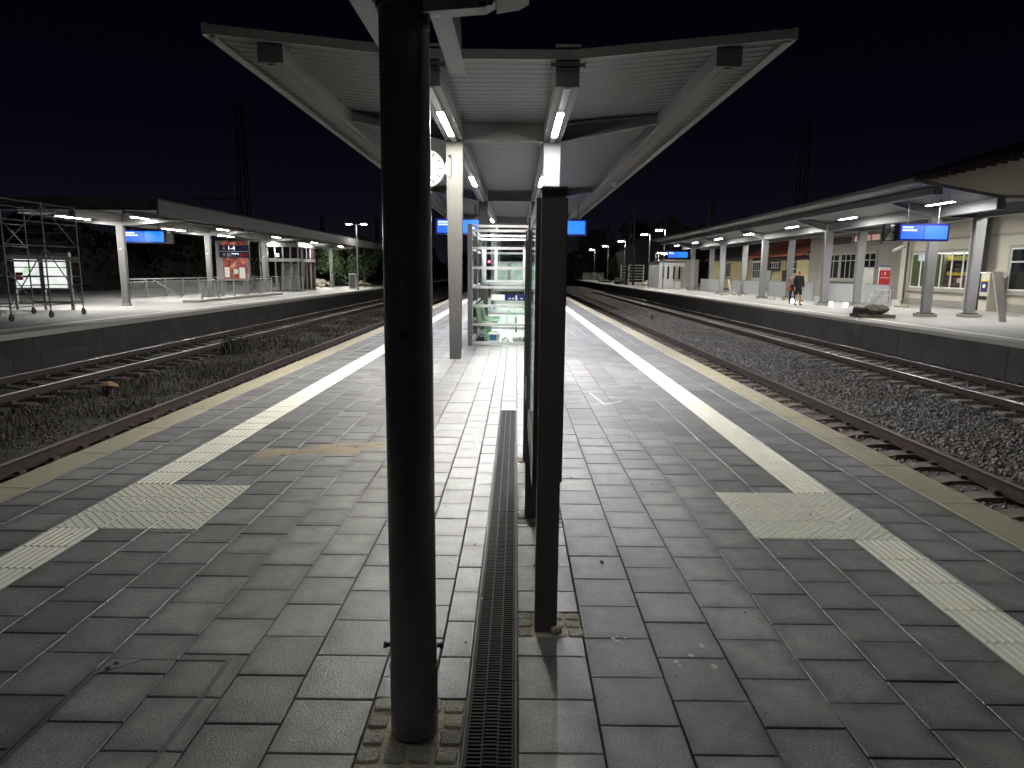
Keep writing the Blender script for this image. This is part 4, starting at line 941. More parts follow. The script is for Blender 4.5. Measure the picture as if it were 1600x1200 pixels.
# lift tower
t = thing('lift_tower', 'glazed lift tower with grey bands on the left platform', 'lift tower', (-17.5, 52, 0))
LX0, LX1, LY0, LY1 = -19.2, -16.35, 51, 55.3
for z0, z1, m_ in ((3.30, 3.60, 'galv'), (2.22, 2.46, 'galv'), (.0, .14, 'galvd')):
    MB().box(LX0, LX1, LY0-.06, LY0, z0, z1).box(LX1, LX1+.06, LY0-.06, LY1, z0, z1).build('band', m_, t)
for x in np.linspace(LX0, LX1, 6): MB().box(x-.05, x+.05, LY0+.001, LY0+.08, 0, 3.6).build('mullion', 'steel2', t)
for y in np.linspace(LY0, LY1, 5)[1:]: MB().box(LX1-.08, LX1-.001, y-.05, y+.05, 0, 3.6).build('mullion', 'steel2', t)
for i in range(5):
    xa, xb = LX0+(LX1-LX0)*i/5+.05, LX0+(LX1-LX0)*(i+1)/5-.05
    MB().box(xa, xb, LY0+.03, LY0+.04, .15, 2.2).build('glass_pane', 'glasst', t); MB().box(xa, xb, LY0+.03, LY0+.04, 2.47, 3.29).build('glass_pane', 'glasst', t)
MB().box(-18.4, -17.0, 53.2, 53.3, .1, 2.1).build('lift_door', 'mgrey', t); MB().box(LX0, LX1, 54.9, 55.2, 0, 3.5).build('back_wall', 'brick', t); MB().box(LX0, LX1, LY0, LY1, 3.601, 3.68).build('roof', 'dgrey', t)
MB().box(-18.0, -17.7, 50.9, 50.938, 2.55, 2.85).build('notice', 'white', t)
railing('lift_railing', [(-19.6, 50.4), (-15.9, 50.4)], 'grey railing in front of the glazed lift tower', 1.1)
# heaps and things further along
def heap(name, cx, cy, r, h, material, label, cat, n=14):
    t = thing(name, label, cat, (cx, cy, 0))
    b = MB()
    for k in range(n):
        a = random.random()*6.28; d = random.random()*r; s = random.uniform(.25, .5)*h
        b.ico((cx+math.cos(a)*d, cy+math.sin(a)*d, s*.35+max(0, h*.5*(1-d/r))), s, (1.3, 1.1, .7), .2)
    b.build('heap_body', material, t); return t
heap('rubble_heap', -18.6, 64, 1.2, .9, 'concrete', 'pinkish rubble heap left of the far left column', 'rubble')
heap('tarpaulin_heap', -17.4, 70.5, 1.1, .6, 'tarp', 'low heap under a blue grey tarpaulin right of the far left column', 'heap')
heap('sand_heap', -15.9, 70, .8, .7, 'sand', 'small pale sand heap beside the twin lamp post', 'sand heap')
t = thing('control_cabinet', 'small grey cabinet standing left of the twin lamp post', 'cabinet', (-14.3, 60, 0)); MB().box(-14.75, -14.15, 59.8, 60.1, 0, 1.35).build('cabinet_body', 'mgrey', t); MB().box(-14.7, -14.2, 59.78, 59.799, .1, 1.25).build('door', 'dgrey', t)
t = thing('lamp_post', 'twin headed lit lamp post on the left platform', 'lamp post', (-13.35, 57.2, 0), 'lit lamp posts')
MB().cyl((-13.35, 57.2, 0), (-13.35, 57.2, 5.35), .075, 12, .05).build('post', 'post', t); MB().box(-13.95, -12.75, 57.17, 57.23, 5.36, 5.40).build('cross_arm', 'post', t)
for s in (-1, 1):
    o = MB().box(-13.35+s*.62-.26, -13.35+s*.62+.26, 57.1, 57.32, 5.41, 5.49).build('lamp_head', 'post', t); MB().box(-13.35+s*.62-.2, -13.35+s*.62+.2, 57.08, 57.3, 5.375, 5.405).build('lens', 'lumpost', o)

# ------------------------------------------------------------------ trees and bushes
def tree(name, x, y, z0, h, rx, n, label, material='leaf', leaf=.22, trunk=.15, cat='tree', low=.25, group=None):
    t = thing(name, label, cat, (x, y, z0), group)
    tr = MB(); tr.cyl((x, y, z0), (x+.1, y, z0+h*.55), trunk, 8, trunk*.5)
    cl = []
    for k in range(9):
        a = random.random()*6.28; zz = h*random.uniform(low+.15, .92); d = rx*random.uniform(.2, .75)*(1.1-zz/h*.6)
        c = (x+math.cos(a)*d, y+math.sin(a)*d, z0+zz); cl.append((c, rx*random.uniform(.3, .5)))
        tr.cyl((x+.05, y, z0+h*random.uniform(.25, .5)), c, trunk*.35, 5, .02)
    cl.append(((x, y, z0+h*.85), rx*.4)); cl.append(((x, y, z0+h*.5), rx*.6))
    tr.build('trunk', 'bark', t)
    b = MB()
    for k in range(n):
        c, r = random.choice(cl); v = Vector((random.gauss(0, 1), random.gauss(0, 1), random.gauss(0, 1))).normalized()*r*random.random()**.4
        p = Vector(c)+v*1.0; s = leaf*random.uniform(.5, 1.2); u = Vector((random.gauss(0, 1), random.gauss(0, 1), random.gauss(0, .6))).normalized(); w = u.cross(Vector((random.gauss(0, 1), random.gauss(0, 1), random.gauss(0, 1)))).normalized()
        if p.z < z0+.05: continue
        b.add([p-u*s*.5, p+w*s*.28, p+u*s*.5, p-w*s*.28], [(0, 1, 2, 3)])
    b.build('crown', material, t); return t
tree('bush', -15.0, 67, 0, 4.6, 2.6, 5200, 'bushy green tree lit behind the twin lamp post', 'leaf', .26, .12, 'tree', .05)
tree('bush', -18.6, 69, 0, 4.9, 2.0, 3000, 'dimmer green tree left of the twin lamp post', 'leaf', .26, .12, 'tree', .1)
tree('dark_tree', -22.5, 58, 0, 4.0, 2.2, 2200, 'dark tree behind the advertising board', 'leafd', .3, .15, 'tree', .1)
tree('small_tree', 18.6, 128, 0, 4.2, 2.4, 2400, 'small lit green tree under the distant lamp posts', 'leaf', .5, .12, 'tree', .3)
sil = [(12.5, 150, 6.6, 5), (17.5, 150, 11.5, 5.5), (21.5, 155, 8.5, 5), (27, 150, 13, 7), (33.5, 150, 14, 6), (40, 150, 12, 6), (8, 150, 4.5, 4), (-12, 150, 5.5, 5), (-20, 150, 8, 6), (-30, 150, 6.5, 5)]
for k, (x, y, h, r) in enumerate(sil):
    tree('silhouette_tree', x, y, -1, h, r, 1700, f'black tree silhouette against the night sky, number {k+1} from the gap' if False else ['low', 'tall pointed', 'broad', 'large round', 'tall ragged', 'wide', 'tiny', 'small left', 'rounded left', 'broad left', 'high left', 'far left'][k]+' dark tree silhouette on the horizon behind the station', 'leafd', .9, .3, 'tree', .1, 'dark trees on the horizon')

def thicket(name, x0, x1, y0, y1, h, n, leaf, label):
    b = MB(); ax = abs(x1-x0) > abs(y1-y0); L = max(abs(x1-x0), abs(y1-y0)); N = int(L/2.0); prof = []
    for i in range(N+1):
        u = i/N; prof.append((x0+(x1-x0)*u, y0+(y1-y0)*u, h*(.72+.2*math.sin(i*.7)+.12*math.sin(i*1.9+1)+random.uniform(-.06, .06))))
    for k in range(N):
        p, q = prof[k], prof[k+1]; dx, dy = (0, 3) if ax else (-3, 0)
        b.add([(p[0], p[1], -1.2), (q[0], q[1], -1.2), (q[0], q[1], q[2]*.8), (p[0], p[1], p[2]*.8), (q[0]+dx, q[1]+dy, q[2]*.95), (p[0]+dx, p[1]+dy, p[2]*.95)], [(0, 1, 2, 3), (3, 2, 4, 5)])
    for k in range(n):
        i = random.randrange(N); u = random.random(); p, q = prof[i], prof[i+1]; t_ = random.random()**.6
        c = Vector((p[0]+(q[0]-p[0])*u+random.uniform(-.6, .3), p[1]+(q[1]-p[1])*u-random.uniform(0, .4), (p[2]+(q[2]-p[2])*u)*t_*1.08))
        s_ = leaf*random.uniform(.5, 1.3); a = Vector((random.gauss(0, 1), random.gauss(0, 1), random.gauss(0, 1))).normalized(); w = a.cross(Vector((random.gauss(0, 1), random.gauss(0, 1), random.gauss(0, 1)))).normalized()
        b.add([c-a*s_*.5, c+w*s_*.3, c+a*s_*.5, c-w*s_*.3], [(0, 1, 2, 3)])
    return tag(b.build(name, 'leafd'), label, 'hedge', kind='stuff')
thicket('dark_thicket', -31.5, -31.5, 8, 190, 5.8, 9000, .7, 'black thicket of bushes behind the left platform')
thicket('distant_wood', -90, 70, 200, 200, 6.5, 5000, 1.6, 'low black wood closing the view down the tracks')
# masts on the skyline
def mast(x, y, z1, w, label, arms=()):
    t = thing('lattice_mast', label, 'mast', (x, y, -1), 'dark lattice masts against the sky'); b = MB()
    for dx in (-1, 1):
        for dy in (-1, 1): b.bar((x+dx*w, y+dy*w, -1), (x+dx*w*.45, y+dy*w*.45, z1), .12)
    z = 0; k = 0
    while z < z1-1.5:
        f1, f2 = 1-.55*z/z1, 1-.55*(z+1.4)/z1
        s = 1 if k % 2 else -1; b.bar((x-s*w*f1, y-w*f1, z), (x+s*w*f2, y-w*f2, z+1.4), .08); z += 1.4; k += 1
    b.build('lattice', 'mast', t)
    for (z, l) in arms: MB().bar((x, y, z), (x+l, y, z), .12).build('arm', 'mast', t)
mast(-35.6, 90, 22.5, .75, 'tall lattice mast silhouette with an arm above the left canopy', ((10.6, -7),))
mast(36.7, 90, 21.5, .75, 'tall lattice mast silhouette above the right canopy', ((19, -3),))
mast(15.0, 90, 10.3, .5, 'slim lattice mast silhouette beside the distant lamp posts', ())
mast(-25.5, 90, 8.4, .3, 'short dark mast above the end of the left canopy', ())
mast(-18.3, 90, 8.2, .3, 'short dark mast right of the twin lamp', ((5.6, 3),))
t = thing('antenna_mast', 'dark antenna mast above the right canopy', 'antenna', (25.3, 90, 0)); MB().cyl((25.3, 90, 0), (25.3, 90, 11.2), .12, 8).build('pole', 'mast', t)
MB().box(24.9, 25.7, 89.8, 90.2, 8.6, 10.6).box(25.0, 25.6, 89.8, 90.2, 6.4, 8.0).build('antenna_panel', 'mast', t)
t = thing('gable_house', 'dark gabled house silhouette behind the right lamps', 'house', (25, 118, 0)); b = MB(); b.prism([(18.5, -1), (34, -1), (34, 6.2), (26.5, 11.0), (18.5, 5.2)], 'y', 118, 128); b.build('wall', 'mast', t); MB().bar((18.2, 117.8, 5.2), (26.5, 117.8, 11.15), .3).bar((26.5, 117.8, 11.15), (34.3, 117.8, 6.2), .3).build('roof_verge', 'mast', t)

# ------------------------------------------------------------------ distant lamp posts
def post_lamp(x, y, z, s, label, group):
    t = thing('lamp_post', label, 'lamp post', (x, y, 0), group)
    MB().cyl((x, y, 0), (x, y, z), .07, 10, .045).build('post', 'post', t)
    o = MB().box(min(x, x+s*1.0), max(x, x+s*1.0), y-.09, y+.09, z+.0, z+.10).build('lamp_head', 'post', t)
    MB().box(min(x+s*.35, x+s*1.0), max(x+s*.35, x+s*1.0), y-.12, y+.08, z-.06, z-.001).build('lens', 'lumpost', o)
for k, (y, s) in enumerate(((72, 0), (80, 0), (98, 0), (116, 0), (136, 0))):
    post_lamp(15.5, y, 6.05, -1, f'{names[k]} tall lamp post in the row behind the right canopy', 'tall lit lamp posts along the right platform')
for k, y in enumerate((84, 106, 124)):
    post_lamp(17.4 if k == 0 else 21.5, y, 4.0 if k == 0 else 4.7, 1, f'{names[k]} low lamp post facing right behind the distant shelter', 'low lit lamp posts behind the distant shelter')
# distant barred shelter
t = thing('barred_shelter', 'distant small shelter with pale horizontal bars on the right platform', 'shelter', (17.3, 98, 0))
MB().box(14.9, 18.3, 97.5, 100, 2.75, 2.85).build('roof', 'dgrey', t)
for x in (15.0, 16.1, 18.2): MB().box(x-.07, x+.07, 97.6, 97.75, 0, 2.74).build('post', 'white', t)
for k in range(7): MB().box(16.17, 18.13, 97.62, 97.7, .25+k*.4, .33+k*.4).build('bar', 'white', t)
for k in range(6): MB().box(15.07, 16.03, 97.62, 97.7, .25+k*.45, .31+k*.45).build('bar', 'mgrey', t)
railing('end_railing', [(13.2, 135), (17.3, 135)], 'pale railing at the far end of the right platform', 1.5, mats='white', bal=.03)
for (x, y, r, h, m_, lb, nm) in ((14.9, 116, .9, .9, 'dgrey', 'dark planter heap under the third lamp post', 'dark_heap'), (14.9, 97, 1.1, 1.1, 'dgrey', 'dark heap beside the barred shelter', 'dark_heap'), (17.0, 88, 1.4, .8, 'sand', 'yellow sand heap before the barred shelter', 'sand_heap'), (17.3, 82, .8, 1.1, 'dgrey', 'dark heap left of the white hut', 'dark_heap')):
    heap(nm, x, y, r, h, m_, lb, 'heap')
t = thing('box_crate', 'pale box standing before the white hut', 'box', (16.8, 71, 0)); MB().cbox(16.5, 17.1, 70.8, 71.3, 0, .75, .03).build('box_body', 'plaster', t); MB().box(16.45, 17.15, 70.75, 71.35, .751, .80).build('lid', 'plaster', t)

# ------------------------------------------------------------------ buildings right
def window(parent, x, y0, y1, z0, z1, glassm, nm=2, surround='stone_trim', frame='white', d=.05, cross=None):
    f = MB(); f.box(x-d, x-.002, y0-.14, y1+.14, z0-.14, z0-.001).box(x-d, x-.002, y0-.14, y1+.14, z1+.001, z1+.14).box(x-d, x-.002, y0-.14, y0-.001, z0, z1).box(x-d, x-.002, y1+.001, y1+.14, z0, z1)
    w = f.build('window', surround, parent)
    fr = MB(); n = nm
    fr.box(x-.04, x-.004, y0, y1, z0, z0+.07).box(x-.04, x-.004, y0, y1, z1-.07, z1)
    for i in range(n+1):
        yy = y0+(y1-y0)*i/n; a = max(y0, yy-.045); c = min(y1, yy+.045); fr.box(x-.04, x-.004, a, c, z0+.071, z1-.071)
    if cross: fr.box(x-.045, x-.041, y0, y1, cross-.035, cross+.035)
    fr.build('frame', frame, w)
    gl = glassm if isinstance(glassm, (list, tuple)) else [glassm]*n
    for i in range(n):
        MB().box(x-.012, x-.006, y0+(y1-y0)*i/n+.046, y0+(y1-y0)*(i+1)/n-.046, z0+.072, z1-.072).build('pane', gl[i], w)
    MB().box(x-.16, x-.003, y0-.2, y1+.2, z0-.20, z0-.141).build('sill', surround, w)
    return w
BX = 23.5
t = thing('station_building', 'pale plastered station building with lit ticket office windows', 'building', (BX, 33, 0))
w_ = MB(); w_.box(BX, 36, 24, 35.1, 0, 7.25).box(BX, 36, 40.7, 41.5, 0, 7.25).box(BX, BX+3, 35.1001, 40.6999, 0, .98).box(BX, BX+3, 35.1001, 40.6999, 2.95, 7.25).box(BX+3.001, 36, 35.1001, 40.6999, 0, 7.25); w_.build('wall', 'plaster', t)
MB().box(BX+2.95, BX+2.999, 35.11, 40.69, .99, 2.94).build('office_back_wall', 'olive', t)
MB().box(BX+.01, BX+2.94, 40.66, 40.69, .99, 2.94).build('side_wall', 'olive', t)
MB().box(BX+1.2, BX+1.7, 39.6, 39.65, .99, 2.94).build('partition', 'plasterd', t)
for k in range(6):
    sh_ = MB().box(BX+1.3, BX+1.6, 36.4, 39.55, 1.1+k*.28, 1.13+k*.28).build('shelf', 'brown', t)
    bk = MB(); yy = 36.45
    while yy < 39.45:
        w0 = random.uniform(.04, .10); bk.box(BX+1.32, BX+1.5, yy, yy+w0*.9, 1.132+k*.28, 1.132+k*.28+random.uniform(.12, .22)); yy += w0
    MB().box(BX+1.62, BX+1.66, 36.4, 39.55, .99, 2.8).build('shelf_back', 'brown', t) if k == 0 else None
    tag(bk.build('shelf_goods', random.choice(['redshelf', 'redshelf', 'brown', 'yel']), sh_), kind='stuff')
MB().box(BX+1.2, BX+1.28, 37.3, 38.8, 2.55, 2.75).build('lit_sign', 'yellit', t)
MB().box(BX+.6, BX+1.4, 38.3, 40.4, .99, 1.1).build('counter', 'wood', t)
MB().box(BX+.8, BX+2.2, 36, 37.4, 2.92, 2.935).build('office_lamp', 'lumroom', t); MB().box(BX+.8, BX+2.2, 38.8, 40.0, 2.92, 2.935).build('office_lamp', 'lumroom', t)
MB().box(BX-.06, BX-.002, 24, 41.5, 0, .35).build('plinth', 'plasterd', t)
r = MB(); r.add([(BX-.9, 23.4, 7.15), (BX-.9, 42.1, 7.15), (30, 42.1, 9.4), (30, 23.4, 9.4), (BX-.9, 23.4, 7.3), (BX-.9, 42.1, 7.3), (30, 42.1, 9.6), (30, 23.4, 9.6)], [(0,1,2,3),(4,7,6,5),(0,4,5,1),(0,3,7,4),(1,5,6,2)])
rf = r.build('roof', 'darkroof', t)
for k in range(24): MB().box(BX-.85, BX-.003, 23.8+k*.76, 23.95+k*.76, 7.02, 7.14).build('rafter_tail', 'brown', t)
window(t, BX, 35.1, 40.7, .98, 2.95, 'glass', 6)
MB().box(BX+.05, BX+.06, 39.3, 40.2, 2.5, 2.86).build('lit_blind', 'whitelit', t)
MB().box(BX+.3, BX+.33, 36.6, 36.9, 1.3, 1.55).build('notice', 'plastic', t)
window(t, BX, 29.8, 32.6, 1.0, 3.0, 'darkglass', 2, cross=2.35)
window(t, BX, 26.0, 28.4, 1.0, 3.0, 'darkglass', 2, cross=2.35)
MB().box(BX-.25, BX-.01, 41.0, 41.49, 0, 5).build('corner_pilaster', 'plaster', t); MB().box(BX-.12, BX-.01, 34.2, 34.7, 0, 5).build('pilaster', 'plasterd', t)
MB().cyl((BX-.35, 40.7, 0), (BX-.35, 40.7, 6.9), .06, 10).build('downpipe', 'dgrey', t)
MB().box(BX-.05, BX-.003, 24, 40.9, 3.6, 3.72).build('string_course', 'stone_trim', t)
t = thing('station_wing', 'grey station wing with tall windows set back behind the right canopy', 'building', (24.6, 50, 0))
MB().box(24.6, 34, 41.55, 57.5, 0, 5.2).build('wall', 'plasterd', t)
for y0, y1 in ((46.9, 49.3), (49.7, 51.9), (52.2, 54.9)): window(t, 24.6, y0, y1, 1.35, 3.2, 'darkglass', 3, cross=2.7, frame='stone_trim')
window(t, 24.6, 46.6, 50.2, 3.95, 4.5, 'pinklit', 3, frame='brown')
MB().box(24.55, 24.597, 50.6, 54.6, 3.95, 4.45).build('dark_panel', 'brown', t); MB().box(24.3, 34, 41.56, 57.6, 5.201, 5.4).build('roof', 'darkroof', t)
t = thing('yellow_house', 'low yellow house with a red tiled roof behind the right canopy', 'house', (25, 72, 0))
MB().box(25, 33, 58.5, 88, 0, 3.45).build('wall', 'plastery', t)
MB().box(24.9, 24.997, 58.6, 72.2, 2.9, 3.3).build('timber_band', 'brown', t); MB().box(24.9, 24.997, 67.3, 72, .2, 2.9).build('timber_wall', 'brown', t); MB().box(24.85, 24.899, 66.8, 68.9, .2, 2.0).build('white_shutter', 'fencep', t)
window(t, 24.88, 69.2, 71.9, 1.2, 2.85, 'darkglass', 5, 'white', cross=2.0); window(t, 24.99, 64.9, 67.9, 2.2, 2.8, 'darkglass', 6, 'brown'); window(t, 24.99, 61.2, 63.3, 2.1, 2.8, 'darkglass', 4, 'brown')
MB().box(24.93, 24.997, 61.1, 64.1, 0, 2.0).build('door', 'brown', t)
window(t, 25, 79.8, 81.5, 1.25, 2.95, 'darkglass', 1, 'stone_trim'); window(t, 25, 82.4, 84, 1.25, 2.95, 'darkglass', 1, 'stone_trim')
rr_ = MB(); rr_.add([(24.2, 58.2, 3.25), (24.2, 73, 3.25), (28, 73, 5.2), (28, 58.2, 5.2), (24.2, 58.2, 3.38), (24.2, 73, 3.38), (28, 73, 5.33), (28, 58.2, 5.33)], [(0,1,2,3),(4,7,6,5),(0,4,5,1),(0,3,7,4),(1,5,6,2),(3,2,6,7)])
ro = rr_.build('roof', 'redroof', t)
rr_ = MB(); rr_.add([(24.3, 73.1, 3.2), (24.3, 88.3, 3.2), (28, 88.3, 5.0), (28, 73.1, 5.0), (24.3, 73.1, 3.32), (24.3, 88.3, 3.32), (28, 88.3, 5.12), (28, 73.1, 5.12)], [(0,1,2,3),(4,7,6,5),(0,4,5,1),(0,3,7,4),(1,5,6,2),(3,2,6,7)])
rr_.build('roof', 'darkroof', t)
MB().cyl((24.8, 74, 0), (24.8, 74, 3.2), .05).build('downpipe', 'dgrey', t)
t = thing('white_hut', 'white hut with narrow dark windows at the end of the right canopy', 'hut', (17.2, 76, 0))
MB().box(15.9, 18.7, 76, 82, 0, 2.85).build('wall', 'white', t); MB().box(15.8, 18.8, 75.9, 82.1, 2.851, 2.95).build('roof', 'dgrey', t)
for x in (16.35, 16.9, 17.55, 18.15): MB().box(x-.10, x+.10, 75.96, 75.998, 1.0, 2.4).build('window', 'darkglass', t)
t = thing('white_wall_house', 'pale annex wall between the hut and the yellow house', 'building', (20.5, 90, 0)); MB().box(19.5, 24, 90, 96, 0, 3.4).build('wall', 'plaster', t); MB().box(20.5, 21.3, 89.95, 89.998, 0, 2.2).build('door', 'brown', t); MB().box(19.3, 24.2, 89.8, 96.2, 3.401, 3.5).build('roof', 'darkroof', t)

# silver fence panels around the stairs on the right platform
def sheet_fence(pts, label, h=1.12):
    t = thing('corrugated_fence', label, 'fence', (pts[0][0], pts[0][1], 0), 'silver fence panels around the right stairs')
    for (x0, y0), (x1, y1) in zip(pts[:-1], pts[1:]):
        L = math.hypot(x1-x0, y1-y0); n = int(L/.24); vs = []; 
        nx, ny = (y1-y0)/L, -(x1-x0)/L
        for i in range(n*2+1):
            u = i/(n*2); o = .045 if i % 2 else -.045; vs += [(x0+(x1-x0)*u+nx*o, y0+(y1-y0)*u+ny*o, .06), (x0+(x1-x0)*u+nx*o, y0+(y1-y0)*u+ny*o, h)]
        b = MB(); b.add(vs, [(2*i, 2*i+2, 2*i+3, 2*i+1) for i in range(n*2)]); b.build('fence_sheet', 'fencep', t)
        MB().bar((x0, y0, h+.02), (x1, y1, h+.02), .06, .035).build('top_rail', 'galv', t)
        for q in (0, 1): MB().box(x0+(x1-x0)*q-.035, x0+(x1-x0)*q+.035, y0+(y1-y0)*q-.035, y0+(y1-y0)*q+.035, 0, h).build('post', 'galv', t)
sheet_fence([(20.4, 37.2), (20.0, 43.6)], 'silver fence panel before the two information pillars')
sheet_fence([(19.2, 43.9), (19.1, 51.5)], 'silver fence panel behind the two people')
sheet_fence([(18.9, 52.2), (18.5, 58.5)], 'silver fence panel left of the white stepladder column')
sheet_fence([(18.1, 60), (17.9, 66)], 'farthest silver fence panel near the end columns')
# stepladder-like white frame
t = thing('white_stepladder', 'small white stepladder leaning between the right columns', 'ladder', (17.8, 55, 0))
MB().bar((17.35, 55, 0), (17.1, 55, 1.2), .05).bar((17.65, 55, 0), (17.15, 55.1, 1.2), .05).build('ladder_rail', 'white', t)
for k in range(4): MB().bar((17.33-k*.05, 55, .2+k*.25), (17.58-k*.1, 55, .2+k*.25), .04).build('rung', 'white', t)
# information pillars
t = thing('information_pillar', 'white back of an information pillar behind the silver fence', 'pillar', (20.2, 39.5, 0)); MB().box(19.75, 20.65, 39.5, 39.6, 0, 2.1).build('panel', 'plastic', t); MB().box(19.73, 20.67, 39.48, 39.62, 2.101, 2.16).build('cap', 'navy', t)
t = thing('information_pillar', 'red and white information pillar beside the building corner', 'pillar', (21.4, 39.8, 0)); MB().box(20.98, 21.6, 39.5, 39.6, 0, 2.15).build('panel', 'plastic', t); MB().box(20.975, 21.605, 39.485, 39.499, 1.02, 1.95).build('red_sheet', 'red', t); MB().box(20.96, 21.62, 39.48, 39.62, 2.151, 2.21).build('cap', 'navy', t)
text('pillar_mark', 'i', .26, (21.08, 39.48, 1.66), (R90, 0, 0), 'plastic', t); MB().box(21.0, 21.55, 39.478, 39.484, 1.50, 1.54).box(21.25, 21.34, 39.478, 39.484, 1.68, 1.84).build('pillar_lettering', 'plastic', t)
t = thing('white_tub', 'white bucket standing beside the red information pillar', 'bucket', (20.6, 37.0, 0)); MB().cyl((20.65, 36.9, 0), (20.65, 36.9, .34), .19, 14, .24).build('tub', 'plastic', t); MB().cyl((20.65, 36.9, .341), (20.65, 36.9, .36), .25, 14).build('rim', 'plastic', t)
t = thing('fire_standpipe', 'short dark red post beside the white bucket', 'post', (21.9, 40, 0)); MB().cyl((21.9, 39.9, 0), (21.9, 39.9, .95), .06).build('pipe', 'red', t)
# ticket machine
t = thing('ticket_machine', 'pale ticket machine with a blue and yellow front by the wall', 'ticket machine', (22.7, 32.8, 0))
MB().box(22.55, 23.15, 32.55, 33.15, 0, 1.80).build('body', 'plaster', t); MB().box(22.53, 22.549, 32.62, 33.08, .92, 1.42).build('front_panel', 'navy', t); MB().box(22.53, 22.549, 32.62, 33.08, 1.421, 1.5).build('yellow_strip', 'yel', t); MB().cyl((22.52, 32.85, 1.2), (22.529, 32.85, 1.2), .10).build('round_mark', 'plastic', t); MB().box(22.48, 22.549, 32.6, 33.1, .55, .72).build('tray', 'poledark', t); MB().box(22.5, 23.2, 32.48, 33.2, 1.801, 1.86).build('top', 'plastic', t)
# surveillance camera
t = thing('surveillance_camera', 'white surveillance camera on a bracket at the building corner', 'camera', (20.7, 37.5, 3.0)); MB().bar((20.55, 37.5, 2.98), (21.05, 37.55, 3.2), .16, .14).build('camera_body', 'plastic', t); MB().bar((21.05, 37.55, 3.2), (22.2, 39, 3.25), .04).build('bracket', 'dgrey', t)
# leaning plank, base P column
t = thing('leaning_board', 'tall grey board leaning against the second near column', 'board', (18.25, 25.4, 0)); b = MB(); b.add([(18.02, 25.2, 0), (18.28, 25.2, 0), (18.20, 25.6, 1.85), (17.82, 25.6, 1.85), (18.02, 25.26, 0), (18.28, 25.26, 0), (18.20, 25.66, 1.85), (17.82, 25.66, 1.85)], [(0,1,2,3),(4,7,6,5),(0,4,5,1),(3,2,6,7),(0,3,7,4),(1,5,6,2)]); b.build('board_panel', 'mgrey', t)
t = thing('pipe_column', 'dark grey boxed column standing before the ticket office wall', 'column', (22.6, 33.9, 0)); MB().box(22.30, 22.62, 33.6, 33.95, 0, 4.9).build('shaft', 'steel2', t); MB().box(22.621, 22.95, 33.5, 33.9, 0, 4.9).build('side_panel', 'dgrey', t)
# pallet with rubble and hand cart
t = thing('pallet', 'dark wooden pallet on the right platform edge', 'pallet', (14.1, 27.0, 0))
for k in range(6): MB().box(13.55+k*.24, 13.73+k*.24, 26.6, 27.5, .10, .13).build('board', 'wood', t)
for y in (26.6, 27.0, 27.4): MB().box(13.55, 14.93, y, y+.09, .0, .099).build('runner', 'wood', t)
t = thing('rubble_sack', 'grey sack of rubble lying on the pallet', 'sack', (14.4, 27.0, .13)); b = MB()
for k in range(7): b.ico((14.3+random.uniform(-.25, .3), 27+random.uniform(-.2, .2), .27+random.uniform(0, .12)), .26, (1, 1, .75), .15)
b.build('sack_body', 'concreted', t)
t = thing('plate_compactor', 'dark machine with a long pushing handle on the pallet', 'machine', (13.8, 27, .13)); MB().cbox(13.52, 13.85, 26.75, 27.2, .131, .42, .05).build('engine', 'poledark', t); MB().cbox(13.5, 14.0, 26.7, 27.3, .131, .16, .01).build('base_plate', 'dgrey', t)
MB().cyl((13.95, 26.95, .35), (14.55, 26.9, .98), .015, 6).cyl((13.95, 27.15, .35), (14.55, 27.1, .98), .015, 6).cyl((14.55, 26.85, .98), (14.55, 27.15, .98), .015, 6).build('handle', 'galv', t)
t = thing('hand_cart', 'white tubular hand cart standing beside the pallet', 'cart', (15.6, 30, 0)); MB().cyl((15.55, 30, .3), (15.75, 30, 1.05), .02).cyl((15.75, 30, 1.05), (16.5, 30, 1.05), .02).cyl((16.5, 30, 1.05), (16.5, 30, 0), .02).cyl((15.6, 30, .80), (16.5, 30, .80), .02).build('tube_frame', 'plastic', t)
# floor work lights
for (x, y, lb) in ((17.0, 36.6, 'glaring work light on the floor at the foot of the middle column'), (17.3, 35.6, 'small bright work light on the floor right of the column'), (16.4, 40.2, 'bright light strip on the floor behind the two people')):
    t = thing('work_light', lb, 'work light', (x, y, 0), 'work lights on the platform floor'); MB().box(x-.12, x+.12, y, y+.12, .02, .22).build('lamp_case', 'dgrey', t); MB().box(x-.10, x+.10, y-.012, y-.001, .05, .20).build('lamp_glass', 'worklamp', t)
# debris
for (x, y, lb, m_, r_) in ((16.9, 53, 'broken stones scattered by the far right columns', 'concrete', 1.0), (17.6, 44.5, 'pale rubble along the foot of the silver fence', 'concrete', 1.2), (20.2, 36.4, 'pale rubble beside the white bucket', 'sand', .5)):
    b = MB()
    for k in range(16): b.ico((x+random.uniform(-r_, r_), y+random.uniform(-r_*1.6, r_*1.6), .05), random.uniform(.04, .13), (1, 1, .7), .3)
    tag(b.build('debris', m_), lb, 'debris', kind='stuff')
